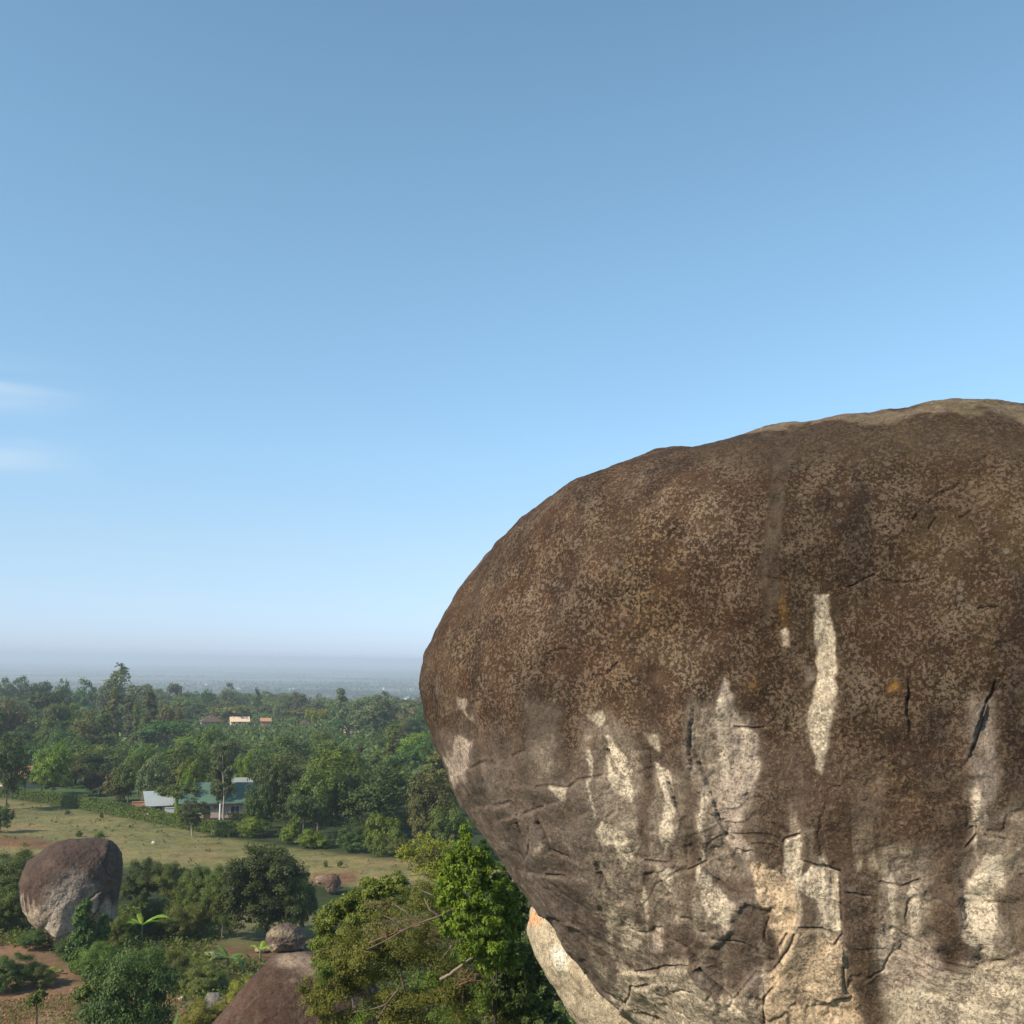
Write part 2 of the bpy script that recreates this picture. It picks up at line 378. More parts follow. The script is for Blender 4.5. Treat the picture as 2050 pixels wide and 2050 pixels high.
lay((0.26, 0.24, 0.12), sstep(2.2, 0.6, np.abs(py - (1694 + (px - 330) * 0.075))) * (px > 320) * (px < 470) * pm * 0.7)
lay((0.17, 0.155, 0.07), inpoly(pxw, pyw, [(430, 1820), (660, 1800), (680, 1900), (590, 1900), (430, 1905)], 12) * near)
lay((0.20, 0.115, 0.062), inpoly(pxw, pyw, [(425, 1890), (530, 1898), (620, 1905), (600, 1925), (480, 1918), (400, 1905)], 8) * near)
lay((0.085, 0.125, 0.042), inpoly(pxw, pyw, [(-400, 1548), (20, 1555), (300, 1568), (300, 1606), (210, 1600), (90, 1590), (0, 1585), (-400, 1575)], 4) * (rr > 60))
lay((0.215, 0.130, 0.078), inpoly(px + wob * 5, py + wob * 2, [(-400, 1880), (90, 1885), (130, 1925), (200, 1960), (280, 1950), (350, 2000), (330, 2100), (-400, 2150)], 14) * near)
lay((0.30, 0.22, 0.12), inpoly(px + wob * 3, py + wob, [(280, 2010), (420, 1985), (430, 2050), (300, 2120), (60, 2060), (60, 2030)], 14) * near * 0.8)
lay((0.12, 0.11, 0.045), near * (rr < 80) * sstep(0.08, 0.3, fbm(GV, 0.5, 3, 61)) * 0.75)
lay((0.09, 0.10, 0.035), (rr < 44) * 1.0)
lay((0.22, 0.12, 0.065), (rr > 240) * (rr < 900) * sstep(0.35, 0.5, fbm(GV, 0.02, 3, 71)) * 0.6)
far = sstep(850, 1100, rr)
fld = fbm(GV, 0.0012, 2, 73); fl2 = vnoise(GV * np.array([1, 2.2, 1]), 0.0026, 77)
lay((0.105, 0.120, 0.050), far)
lay((0.20, 0.17, 0.10), far * sstep(0.05, 0.2, fl2)); lay((0.05, 0.075, 0.035), far * sstep(-0.1, -0.3, fl2 + fld * 0.5))
lay((0.26, 0.24, 0.18), far * sstep(0.5, 0.6, fl2))
terrain = link('ground', mesh_np('ground', GV, GF, ground_mat(), True, vert_col={'soil': col}))
tag(terrain, kind='structure')

# ------------------------------------------------------------------ rocks
def rot_basis(fwd):
    f = np.array(fwd, float); f /= np.linalg.norm(f); u = np.array([0, 0, 1.0]); r = np.cross(f, u); r /= np.linalg.norm(r); return r, np.cross(r, f), f
def polyline_dist(X, Y, pl, reach=40):
    P = np.asarray(pl, float); d = np.full(X.shape, 1e3); s = np.zeros(X.shape); m = (X > P[:, 0].min() - reach) & (X < P[:, 0].max() + reach) & (Y > P[:, 1].min() - reach) & (Y < P[:, 1].max() + reach)
    if not m.any(): return d, s
    x = X[m]; y = Y[m]; dd = np.full(x.shape, 1e3); ss = np.zeros(x.shape)
    for k in range(len(P) - 1):
        ax, ay = P[k]; bx, by = P[k + 1]; L2 = (bx - ax) ** 2 + (by - ay) ** 2 + 1e-9
        t = np.clip(((x - ax) * (bx - ax) + (y - ay) * (by - ay)) / L2, 0, 1)
        q = np.hypot(x - ax - t * (bx - ax), y - ay - t * (by - ay)); c = (bx - ax) * (y - ay) - (by - ay) * (x - ax)
        u = q < dd; dd = np.where(u, q, dd); ss = np.where(u, np.sign(c), ss)
    d[m] = dd; s[m] = ss; return d, s
def boulder(name, outline, center, dist, depth, nth, nt_, front_pow=2.6, th_dense=None, shape_fn=None, back=0.7, steps_back=24, lumps=(0.12, 0.05, 0.02), seed=0, mat=None, paint=None, lean=0.0):
    """a solid boulder: a star-shaped outline with real depth in front and behind, weathered by noise; returns the object"""
    C = pt(center[0], center[1], dist); r, u, f = rot_basis(C - EYE)
    dd = np.linalg.norm(C - EYE)
    O = np.array(outline, float); D3 = ray(O[:, 0], O[:, 1]); tt = ((C - EYE) @ f) / (D3 @ f); PP = EYE + D3 * tt[:, None] - C
    a = PP @ r; b = PP @ u
    th_o = np.unwrap(np.arctan2(b, a)); rad_o = np.hypot(a, b)
    if th_o[-1] < th_o[0]: th_o = th_o[::-1]; rad_o = rad_o[::-1]; a = a[::-1]; b = b[::-1]
    # dense outline, straight between points
    aa = np.concatenate([np.linspace(a[k], a[(k + 1) % len(a)], 40, endpoint=False) for k in range(len(a))]); bb = np.concatenate([np.linspace(b[k], b[(k + 1) % len(b)], 40, endpoint=False) for k in range(len(b))])
    to = np.arctan2(bb, aa); ro = np.hypot(aa, bb); o = np.argsort(to); to = to[o]; ro = ro[o]
    grid = np.linspace(-np.pi, np.pi, 1441)[:-1]; rg = np.interp(grid, np.concatenate([to - 2 * np.pi, to, to + 2 * np.pi]), np.tile(ro, 3))
    k = np.exp(-np.linspace(-2, 2, 9) ** 2); k /= k.sum(); rg = np.convolve(np.tile(rg, 3), k, 'same')[1440:2880]
    th = np.linspace(-np.pi, np.pi, nth, endpoint=False) if th_dense is None else th_dense
    Rt = np.interp(th, np.concatenate([grid, [np.pi]]), np.concatenate([rg, rg[:1]])) 
    tf = np.linspace(0, 1, nt_) ** 0.8
    tb = np.linspace(1, 0, steps_back)[1:]
    T = np.concatenate([tf, tb]); side = np.concatenate([np.ones(len(tf)), -back * np.ones(len(tb))])
    z = np.sqrt(np.clip(1 - T ** front_pow, 0, 1)) * side
    for _ in range(3):   # the widest ring of the solid body, not its mid-plane, must have the outline's size
        Z_ = z[:, None] * depth - lean * (Rt * np.sin(th))[None] * T[:, None] * sstep(0, 0.3, z[:, None] + 0.3)
        k_ = (T[:, None] * dd / (dd - Z_)).max(0); Rt = np.interp(th, np.concatenate([grid, [np.pi]]), np.concatenate([rg, rg[:1]])) / k_
    TT, TH = np.meshgrid(T, th, indexing='ij'); ZZ = np.repeat(z[:, None], len(th), 1); RRt = np.repeat(Rt[None], len(T), 0)
    la = RRt * TT * np.cos(TH); lb = RRt * TT * np.sin(TH); lz = ZZ * depth
    lz = lz - lean * lb * sstep(0, 0.3, ZZ + 0.3)
    if shape_fn is not None: la, lb, lz = shape_fn(la, lb, lz)
    V = C + la[..., None] * r + lb[..., None] * u - lz[..., None] * f
    nT, nH = V.shape[:2]
    i, j = np.meshgrid(np.arange(nT - 1), np.arange(nH), indexing='ij'); jn = (j + 1) % nH
    F = np.stack([i * nH + j, (i + 1) * nH + j, (i + 1) * nH + jn, i * nH + jn], -1).reshape(-1, 4)
    V = V.reshape(-1, 3)
    # normals
    def normals(V):
        G = V.reshape(nT, nH, 3); dt = np.gradient(G, axis=0); dh = np.roll(G, -1, 1) - np.roll(G, 1, 1); n = np.cross(dt, dh); n = n.reshape(-1, 3); n /= np.linalg.norm(n, axis=1, keepdims=True) + 1e-12
        out_ = ((V - C) * n).sum(1); return n * np.where(out_ < 0, -1, 1)[:, None]
    n = normals(V)
    s = np.minimum(1, np.hypot(la, lb).reshape(-1) / (0.02 * Rt.max()) + 0.0)
    size = Rt.mean()
    edge = np.exp(-np.abs(T - 1) * 9)[:, None].repeat(nH, 1).reshape(-1)
    disp = lumps[0] * fbm(V, 0.9 / size * 2.2, 3, seed + 1) * (1 - 0.85 * edge) + lumps[1] * fbm(V, 5.0 / size * 2, 3, seed + 2) + lumps[2] * fbm(V, 18 / size * 2, 3, seed + 3)
    V = V + n * disp[:, None]
    X, Y = project(V); front = ((V - EYE) * n).sum(1) < 0.3 * np.linalg.norm(V - EYE, axis=1)
    colr, lich, warm, dz = paint(V, X, Y, n, front)
    V = V + n * dz[:, None]
    me = mesh_np(name, V, F, mat, True, vert_attr={'lichen': lich, 'warm': warm}, vert_col={'stain': colr})
    # face winding outward
    p = me.polygons[len(me.polygons) // 3]
    if (Vector(p.center) - Vector(C)).dot(p.normal) < 0: me.flip_normals()
    return link(name, me)

def S(pts, ox, oy, sc_): return [(ox + x / sc_, oy + y / sc_) for x, y in pts]
Z3 = lambda *p: S(p, 800, 1400, 2.972)
Z4 = lambda *p: S(p, 1400, 1400, 2.972)
Z1 = lambda *p: S(p, 800, 780, 3.091)
Z2 = lambda *p: S(p, 1425, 780, 3.091)
BIG = [(x * 1.0611, y * 1.0611) for x, y in [(850, 1490), (820, 1420), (800, 1350), (789, 1290), (795, 1235), (818, 1180), (858, 1120), (893, 1075), (933, 1020), (983, 975), (1040, 943), (1100, 913), (1160, 888), (1220, 861), (1260, 851), (1310, 848), (1360, 838), (1440, 822), (1500, 808), (1600, 791), (1700, 781), (1800, 770), (1870, 764), (1932, 765), (2100, 776), (2300, 820), (2550, 930), (2750, 1090), (2880, 1320), (2930, 1600), (2870, 1850), (2700, 2080), (2450, 2250), (2150, 2340), (1850, 2350), (1600, 2290), (1400, 2150), (1290, 2030)]]
BIG += [(1204, 1999), (1163, 1948), (1120, 1895), (1093, 1854), (1062, 1814), (1035, 1773), (1002, 1726), (972, 1686), (935, 1632), (915, 1603)]
CRACKS = [Z3((420, 410), (500, 370), (560, 385)), Z3((660, 340), (740, 300), (720, 210)), Z3((800, 520), (900, 515), (1000, 530), (1050, 480), (1200, 460)), Z3((1240, 300), (1290, 430), (1340, 470)),
    Z3((1740, 150), (1730, 330)), Z3((720, 690), (840, 650)), Z3((760, 930), (775, 840)), Z3((1190, 1040), (1250, 1160), (1320, 1210)), Z3((1470, 960), (1600, 975)), Z3((1720, 1020), (1820, 970)),
    Z3((1330, 1810), (1370, 1720), (1480, 1700)), Z3((1100, 1640), (1210, 1740), (1290, 1780), (1380, 1860), (1500, 1900), (1560, 1932)), Z3((1400, 1620), (1560, 1590), (1720, 1590)), Z3((1780, 1600), (1850, 1680), (1932, 1770)),
    Z3((830, 740), (900, 900), (960, 930)), Z3((550, 640), (660, 620), (680, 680)), Z3((880, 1050), (980, 1060)), Z3((1600, 500), (1620, 560)), Z3((1780, 380), (1830, 500)), Z3((950, 1330), (900, 1310)), Z3((400, 30), (470, 0)),
    Z4((0, 1600), (100, 1720), (200, 1800), (290, 1690), (330, 1640), (420, 1640), (470, 1580), (550, 1460), (570, 1400)), Z4((470, 1580), (460, 1500), (520, 1400)), Z4((380, 1932), (380, 1780), (440, 1720)),
    Z4((800, 1460), (850, 1400), (840, 1020), (740, 990)), Z4((860, 1600), (870, 1750), (900, 1780), (810, 1800)), Z4((1140, 1720), (1300, 1650), (1380, 1620), (1490, 1600)), Z4((1480, 1570), (1620, 1590), (1830, 1550)),
    Z4((1560, 1180), (1590, 1380), (1680, 1470), (1640, 1560)), Z4((1520, 1150), (1600, 1060), (1640, 980)), Z4((1580, 880), (1650, 800), (1640, 730)), Z4((1690, 120), (1650, 250), (1620, 300)), Z4((1720, 0), (1680, 100)),
    Z4((1280, 1540), (1320, 1560), (1350, 1490)), Z4((110, 680), (150, 800), (200, 830)), Z4((210, 170), (370, 170), (450, 110), (470, 60)), Z4((490, 850), (510, 820), (600, 800)), Z4((1240, 0), (1245, 100)),
    Z4((0, 960), (60, 1050), (200, 1150)), Z4((600, 1360), (740, 1370), (800, 1400)), Z4((580, 160), (600, 110), (650, 60)), Z4((1080, 1080), (1200, 1110), (1300, 1080)), Z4((1700, 800), (1830, 830)),
    Z1((1650, 930), (1680, 880), (1710, 850)), Z1((1290, 1280), (1350, 1285), (1420, 1240)), Z1((900, 1640), (960, 1615), (1030, 1610)), Z1((800, 1730), (900, 1715)), Z1((1280, 1760), (1350, 1690)), Z1((1220, 1340), (1240, 1300)),
    Z2((850, 1220), (930, 1180), (1010, 1140)), Z2((1060, 1180), (1180, 1190), (1310, 1170)), Z2((1240, 800), (1270, 750), (1300, 730)), Z2((1330, 690), (1400, 640), (1490, 600), (1530, 560)), Z2((1530, 790), (1600, 740)), Z2((1340, 860), (1380, 790)), Z2((1660, 1355), (1770, 1345)), Z2((580, 490), (620, 450)), Z2((1640, 440), (1700, 400)), Z2((1700, 1932), (1760, 1860))]
PALE_SPOTS = [  # (outline, colour, strength)
    ([(1165, 1450), (1215, 1425), (1290, 1500), (1300, 1700), (1285, 1800), (1230, 1790), (1180, 1700)], 'grey', 0.8), ([(1385, 1400), (1500, 1440), (1525, 1600), (1520, 1740), (1470, 1770), (1400, 1740), (1370, 1600)], 'grey', 0.85),
    ([(1300, 1520), (1365, 1560), (1370, 1720), (1360, 1830), (1315, 1830)], 'grey', 0.75), ([(1240, 1790), (1380, 1800), (1420, 1900), (1300, 1960), (1240, 1900)], 'grey', 0.6),
    ([(1400, 1770), (1480, 1800), (1560, 1960), (1480, 2000), (1400, 1960)], 'lilac', 0.5), ([(1770, 1690), (1855, 1700), (1865, 1850), (1900, 2000), (1775, 2000)], 'grey', 0.8), ([(1930, 1640), (2015, 1620), (2120, 1700), (2120, 1960), (1925, 1960)], 'grey', 0.75),
    ([(1628, 1190), (1660, 1190), (1666, 1290), (1669, 1400), (1652, 1500), (1647, 1550), (1632, 1535), (1624, 1450), (1630, 1350), (1630, 1270)], 'cream', 0.85),
    ([(1449, 1360), (1462, 1365), (1470, 1440), (1511, 1467), (1514, 1602), (1508, 1696), (1481, 1723), (1457, 1690), (1430, 1635), (1440, 1535), (1434, 1440)], 'pink', 0.72),
    ([(1436, 1400), (1456, 1400), (1458, 1560), (1444, 1560)], 'cream', 0.8), ([(1482, 1460), (1500, 1462), (1500, 1560), (1486, 1545)], 'cream', 0.6),
    ([(1214, 1467), (1234, 1481), (1261, 1535), (1268, 1595), (1234, 1588), (1217, 1545)], 'cream', 0.85), ([(1291, 1464), (1321, 1461), (1325, 1501), (1305, 1484)], 'cream', 0.7),
    ([(1311, 1518), (1338, 1541), (1342, 1602), (1358, 1622), (1352, 1669), (1338, 1700), (1325, 1669), (1335, 1615), (1318, 1558)], 'cream', 0.9),
    ([(1194, 1636), (1254, 1656), (1271, 1723), (1254, 1753), (1234, 1723), (1227, 1686), (1197, 1696), (1187, 1656)], 'cream', 0.8),
    ([(1325, 1736), (1358, 1743), (1348, 1804), (1325, 1763)], 'cream', 0.75), ([(914, 1477), (938, 1487), (935, 1568), (911, 1561), (894, 1521)], 'pink', 0.9), ([(914, 1400), (928, 1400), (940, 1444), (924, 1420)], 'pink', 0.85),
    ([(1180, 1428), (1205, 1412), (1214, 1432), (1200, 1450)], 'cream', 0.6), ([(1098, 1574), (1133, 1580), (1127, 1600), (1118, 1603)], 'cream', 0.75), ([(1080, 1680), (1095, 1695), (1085, 1710)], 'pink', 0.5),
    ([(1491, 1720), (1521, 1721), (1562, 1757), (1602, 1767), (1598, 1797), (1588, 1871), (1558, 1925), (1545, 1871), (1511, 1814)], 'peach', 1.0),
    ([(1568, 1676), (1602, 1673), (1609, 1753), (1632, 1736), (1683, 1740), (1686, 1864), (1669, 1871), (1636, 1804), (1565, 1750)], 'cream', 0.9),
    ([(1602, 1864), (1669, 1878), (1696, 1891), (1720, 1972), (1730, 2120), (1528, 2120), (1531, 1972), (1568, 1925)], 'peach', 0.85),
    ([(1922, 1787), (1972, 1703), (2006, 1703), (2016, 1787), (1999, 1804), (1992, 1871), (1965, 1905), (1925, 1864)], 'cream', 0.9),
    ([(1763, 1821), (1854, 1871), (1905, 1938), (1837, 1965), (1777, 1972), (1763, 1888)], 'pink', 0.7), ([(1790, 1700), (1840, 1710), (1850, 1800), (1760, 1840), (1765, 1760)], 'grey', 0.85),
    ([(1784, 1979), (1837, 1965), (1905, 1938), (2016, 1925), (2120, 1960), (2120, 2120), (1763, 2120)], 'cream', 0.75),
    ([(1400, 1733), (1420, 1753), (1494, 1854), (1467, 1868), (1420, 1837), (1400, 1770)], 'cream', 0.8), ([(1230, 1940), (1380, 1935), (1437, 2002), (1467, 2006), (1528, 2080), (1250, 2080), (1215, 1990)], 'cream', 0.6),
    ([(1261, 1834), (1281, 1871), (1271, 1925), (1254, 1898), (1247, 1854)], 'cream', 0.7), ([(1310, 1845), (1330, 1865), (1325, 1905), (1300, 1900)], 'pink', 0.8), ([(1950, 1400), (1990, 1400), (1995, 1500), (1985, 1640), (1960, 1660), (1935, 1580)], 'lilac', 0.75),
    ([(1390, 1430), (1440, 1430), (1430, 1640), (1395, 1700), (1385, 1560)], 'grey', 0.7), ([(1560, 1265), (1575, 1262), (1578, 1290), (1562, 1292)], 'pink', 0.8), ([(1570, 1318), (1590, 1300), (1620, 1350), (1590, 1372)], 'lilac', 0.7),
    ([(1171, 1520), (1180, 1500), (1189, 1530), (1184, 1570), (1182, 1640)], 'cream', 0.70), ([(1400, 1580), (1408, 1560), (1416, 1590), (1412, 1660), (1410, 1760)], 'cream', 0.70), ([(1523, 1900), (1530, 1880), (1537, 1910), (1533, 1960), (1532, 2040)], 'cream', 0.80), ([(1591, 1680), (1600, 1660), (1609, 1690), (1604, 1730), (1602, 1800)], 'cream', 0.80), ([(1645, 1720), (1655, 1700), (1665, 1730), (1660, 1845), (1657, 1990)], 'cream', 0.80), ([(1781, 1760), (1790, 1740), (1799, 1770), (1794, 1820), (1792, 1900)], 'cream', 0.75), ([(1816, 1780), (1828, 1760), (1840, 1790), (1834, 1860), (1830, 1960)], 'cream', 0.75), ([(1940, 1580), (1950, 1560), (1960, 1590), (1955, 1640), (1952, 1720)], 'cream', 0.70), ([(1973, 1900), (1985, 1880), (1997, 1910), (1991, 1965), (1987, 2050)], 'cream', 0.80), ([(1337, 1880), (1345, 1860), (1353, 1890), (1349, 1940), (1347, 2020)], 'cream', 0.70), ([(1283, 1800), (1290, 1780), (1297, 1810), (1293, 1840), (1292, 1900)], 'cream', 0.70), ([(1436, 1900), (1445, 1880), (1454, 1910), (1449, 1960), (1447, 2040)], 'cream', 0.75), ([(1217, 1820), (1225, 1800), (1233, 1830), (1229, 1880), (1227, 1960)], 'cream', 0.60),
    ([(1050, 1500), (1100, 1460), (1120, 1530), (1080, 1560)], 'grey', 0.5)]
PAL = {'cream': (0.63, 0.51, 0.36), 'pink': (0.48, 0.37, 0.28), 'peach': (0.55, 0.40, 0.25), 'grey': (0.27, 0.21, 0.150), 'lilac': (0.26, 0.205, 0.160)}
def paint_big(V, X, Y, n, front):
    w1 = 16 * fbm(V, 1.6, 3, 101); w2 = 16 * fbm(V, 1.6, 3, 103); f1 = 7 * fbm(V, 9.0, 3, 105); f2 = 7 * fbm(V, 9.0, 3, 107)
    Xw = X + w1 + f1; Yw = Y + w2 * 1.4 + f2
    c = np.zeros((len(V), 3)); c[:] = (0.062, 0.031, 0.015)
    N1 = fbm(V, 1.1, 4, 111); N2 = fbm(V, 5.0, 4, 113)
    def L(k, m): m = np.clip(m, 0, 1)[:, None]; c[:] = c * (1 - m) + np.array(k) * m
    L((0.082, 0.046, 0.026), sstep(-0.1, 0.35, N1)); L((0.036, 0.021, 0.012), sstep(0.0, 0.35, fbm(V, 2.4, 3, 117)) * 0.8)
    L((0.036, 0.020, 0.009), sstep(1250, 1700, X) * sstep(1700, 1400, Y) * 0.8)
    lich = np.ones(len(V)) * (0.84 + 0.2 * N1) * (1 - 0.32 * sstep(1350, 1600, X)) * (0.75 + 0.25 * sstep(20, 80, inpoly(X, Y, BIG)))
    # bare weathered grey-brown skin on the lower flank
    low = sstep(1480, 1640, Yw + 60 * N1 + 0.10 * (1500 - X)) * (1 - sstep(1560, 1650, Xw) * sstep(1760, 1680, Yw) * 0.85)
    low = np.maximum(low, 0.75 * sstep(1100, 980, Xw) * sstep(1420, 1560, Yw))
    left = sstep(1330, 1180, X); L((0.155, 0.112, 0.080), low * 0.85); L((0.185, 0.142, 0.112), low * left * 0.7); L((0.235, 0.185, 0.145), low * sstep(0.1, 0.4, N2) * 0.6); dkp = low * (1 - 0.65 * left) * sstep(0.0, 0.3, fbm(V, 2.0, 4, 119)); L((0.085, 0.052, 0.034), dkp * 0.8); lich = np.maximum(lich * (1 - 0.72 * low), 0.55 * dkp)
    gr = inpoly(Xw, Yw, [(1040, 1400), (1130, 1420), (1110, 1560), (1050, 1560)], 14); L((0.15, 0.118, 0.088), gr * 0.8); lich *= 1 - gr * 0.7
    # run-off of darker and paler colour, following the fall of the face
    st = fbm(V * np.array([1, 1, 0.09]), 3.2, 4, 121)
    right = sstep(1130, 1260, X); lowp = sstep(1560, 1960, Y + 90 * N1) * right
    L((0.40, 0.315, 0.215), sstep(0.30 - 0.42 * lowp, 0.42 - 0.34 * lowp, st) * sstep(1500, 1760, Y) * 0.9 * right); st2 = fbm(V * np.array([1, 1, 0.09]), 5.2, 3, 123); L((0.070, 0.042, 0.026), sstep(0.10, 0.32, -st2 + 0.12 * N2) * sstep(1480, 1700, Y) * 0.8 * (1 - 0.7 * left))
    L((0.47, 0.38, 0.265), sstep(0.05, 0.35, st2) * sstep(1780, 1960, Y) * right * 0.75)
    dst = sstep(0.10, 0.38, fbm(V * np.array([1, 1, 0.07]), 1.6, 4, 161) + 0.15 * N2) * sstep(1750, 1500, Y) * (0.45 + 0.45 * sstep(1200, 1700, X)); L((0.026, 0.016, 0.010), dst); lich *= 1 - 0.6 * dst
    RAG = 0.6 * N2 + 0.7 * fbm(V * np.array([1, 1, 0.5]), 13.0, 3, 151)
    HA = sstep(0.12, 0.45, fbm(V * np.array([1, 1, 0.3]), 6.0, 4, 129)); HB = sstep(0.1, 0.4, fbm(V, 3, 2, 127))
    for poly, k, a in PALE_SPOTS:
        P = np.array(poly); bb = (X > P[:, 0].min() - 40) & (X < P[:, 0].max() + 40) & (Y > P[:, 1].min() - 40) & (Y < P[:, 1].max() + 40) & front
        if not bb.any(): continue
        m = np.zeros(len(V)); m[bb] = inpoly(Xw[bb], Yw[bb], poly, 14.0 if k in ('grey', 'lilac') else 3.5) * (sstep(-0.40, 0.10, RAG[bb] + 0.5 * N1[bb]) if k in ('grey', 'lilac') else sstep(-0.75, -0.40, RAG[bb]))
        halo = np.zeros(len(V)); halo[bb] = inpoly(Xw[bb], Yw[bb], poly, 26.0)
        L((0.22, 0.17, 0.125), halo * 0.45 * (Y > 1380))
        L(np.array(PAL[k]) * 1.0, m * a); L(np.array(PAL[k]) * 0.55, m * HA * 0.6); L(np.array(PAL[k]) * 1.12, m * a * HB * 0.6); lich *= 1 - m * (0.9 if Y[bb].mean() > 1560 else 0.55)
    # dark run-off bands
    for poly, a in (([(1275, 1400), (1300, 1400), (1308, 1560), (1300, 1700), (1286, 1700), (1280, 1560)], 0.7), ([(1520, 1500), (1560, 1480), (1590, 1560), (1560, 1670), (1530, 1690), (1515, 1600)], 0.75), ([(1600, 1560), (1680, 1560), (1760, 1600), (1770, 1700), (1690, 1745), (1620, 1700)], 0.6), ([(1368, 1560), (1392, 1560), (1400, 1700), (1385, 1850), (1365, 1830)], 0.65), ([(1860, 1560), (1930, 1500), (1930, 1640), (1910, 1800), (1865, 1780)], 0.7), ([(1686, 1743), (1763, 1736), (1757, 1905), (1765, 2120), (1726, 2120), (1693, 1905)], 0.9), ([(1470, 1660), (1510, 1700), (1562, 1750), (1568, 1690), (1545, 1640), (1520, 1560), (1500, 1600)], 0.85), ([(1860, 1790), (1905, 1800), (1935, 1900), (1900, 1915), (1860, 1850)], 0.8), ([(1990, 1790), (2025, 1760), (2120, 1700), (2120, 1900), (2020, 1900), (2010, 1850)], 0.6)):
        m = inpoly(Xw, Yw, poly, 9) * front; L((0.062, 0.038, 0.024), m * a); lich = np.maximum(lich, 0.62 * m * a)
    m = inpoly(Xw, Yw, Z4((230, 1270), (400, 1270), (470, 1500), (430, 1640), (330, 1640), (210, 1800), (110, 1740), (60, 1500), (200, 1390)), 10) * front; L((0.085, 0.056, 0.040), m * 0.75); hollow = m; lich = np.maximum(lich, 0.4 * m)  # hollow: its shade is painted in dark brown, besides the real dent
    m = inpoly(Xw, Yw, Z3((1540, 1350), (1720, 1360), (1850, 1500), (1600, 1560), (1560, 1450)), 8) * front; L((0.10, 0.062, 0.045), m * 0.8)
    m = inpoly(X + w1 * 0.4, Y, [(1560, 895), (1582, 905), (1568, 1000), (1560, 1100), (1562, 1200), (1530, 1260), (1522, 1130), (1538, 1000), (1545, 930)], 6) * front; L((0.090, 0.063, 0.042), m * 0.7 * sstep(-0.5, 0.1, RAG)); lich *= 1 - 0.85 * m
    # tan and mossy crown of the rock
    top = np.interp(X, [900, 1480, 1600, 1750, 1990, 2400], [700, 862, 846, 826, 806, 850])
    wid = np.interp(X, [1350, 1480, 1600, 1800, 2050], [2, 8, 15, 22, 36])
    m = sstep(1.0, 0.55, (Yw - top) / wid) * (X > 1300) * sstep(-0.25, 0.05, N1 + 0.3 * N2 + 0.25); L((0.20, 0.145, 0.092), m * 0.85); L((0.12, 0.095, 0.045), m * sstep(0.0, 0.3, fbm(V, 4, 3, 131)) * 0.7); lich *= 1 - 0.6 * m
    m = sstep(60, 0, np.abs(Yw - top - wid - 45)) * (X > 1380) * front; L((0.062, 0.042, 0.025), m * 0.6); lich *= 1 - 0.45 * m
    # ochre and orange lichen
    warm = np.zeros(len(V))
    for x, y, sx, sy, a in ((1290, 1180, 90, 170, 0.55), (1245, 1045, 40, 45, 0.6), (1785, 1590, 80, 70, 0.6), (1790, 1690, 60, 40, 0.4), (900, 1300, 60, 120, 0.3), (1568, 1215, 12, 50, 1.0), (1785, 1378, 20, 20, 1.0), (1510, 1382, 18, 16, 0.9), (1560, 1270, 12, 30, 0.6), (1520, 1715, 30, 12, 0.6), (1280, 1330, 90, 80, 0.3), (1950, 1350, 40, 30, 0.3)):
        warm = np.maximum(warm, a * np.exp(-(((Xw - x) / sx) ** 2 + ((Yw - y) / sy) ** 2)))
    L((0.42, 0.20, 0.035), np.exp(-(((Xw - 1785) / 11) ** 2 + ((Yw - 1378) / 10) ** 2)) * 0.7 + np.exp(-(((Xw - 1568) / 7) ** 2 + ((Yw - 1222) / 34) ** 2)) * 0.28 + np.exp(-(((Xw - 1512) / 7) ** 2 + ((Yw - 1382) / 6) ** 2)) * 0.4)
    L((0.17, 0.125, 0.045), sstep(0.1, 0.4, fbm(V, 1.3, 3, 137)) * sstep(1500, 1700, X) * 0.12)
    # relief
    dz = np.zeros(len(V)); cwx = X + 0.35 * w1 + 0.30 * f1; cwy = Y + 0.35 * w2 + 0.30 * f2
    for pl in CRACKS:
        d, s = polyline_dist(cwx, cwy, pl, 70); g = np.exp(-(d / 2.5) ** 2) * front
        q_ = s * (1 - np.exp(-(d / 5.0) ** 2)) * front; dz -= 0.038 * g; dz += 0.024 * q_ * sstep(60, 3, d) * (Y > 1350); dz += 0.010 * q_ * sstep(30, 3, d) * (Y <= 1350)
        L((0.022, 0.015, 0.011), np.exp(-(d / 2.0) ** 2) * front * 0.5)
    dz -= 0.06 * hollow
    k = sstep(1380, 1600, Y) * (1 - 0.62 * sstep(1350, 1180, X))
    rid = 1 - np.abs(fbm(V * np.array([1, 1, 0.8]), 1.7, 4, 141)) * 2
    dz += k * (0.06 * fbm(V, 1.5, 3, 143) - 0.022 * sstep(0.86, 0.99, rid))
    # flaked plates: terraces in the weathered skin
    q = fbm(V, 0.9, 3, 147) * 4; dz += k * 0.016 * (np.floor(q) + sstep(0.82, 1.0, q - np.floor(q)))
    dz += 0.007 * fbm(V, 12, 3, 149)
    return c, np.clip(lich, 0, 1), warm, dz
ROCK = rock_mat('lichened_granite')
thd = np.concatenate([np.linspace(R(68), R(236), 1000, endpoint=False), np.linspace(R(236), R(428), 110, endpoint=False)])
thd = np.where(thd > np.pi, thd - 2 * np.pi, thd)
big = boulder('granite_boulder', BIG, (2000, 1620), 17.5, 4.6, 0, 540, front_pow=4.2, th_dense=thd, lumps=(0.42, 0.07, 0.015), seed=5, mat=ROCK, paint=paint_big, lean=-0.10, steps_back=40)
tag(big, 'huge brown lichen-covered granite boulder with pale flaked streaks rising against the sky', 'boulder')

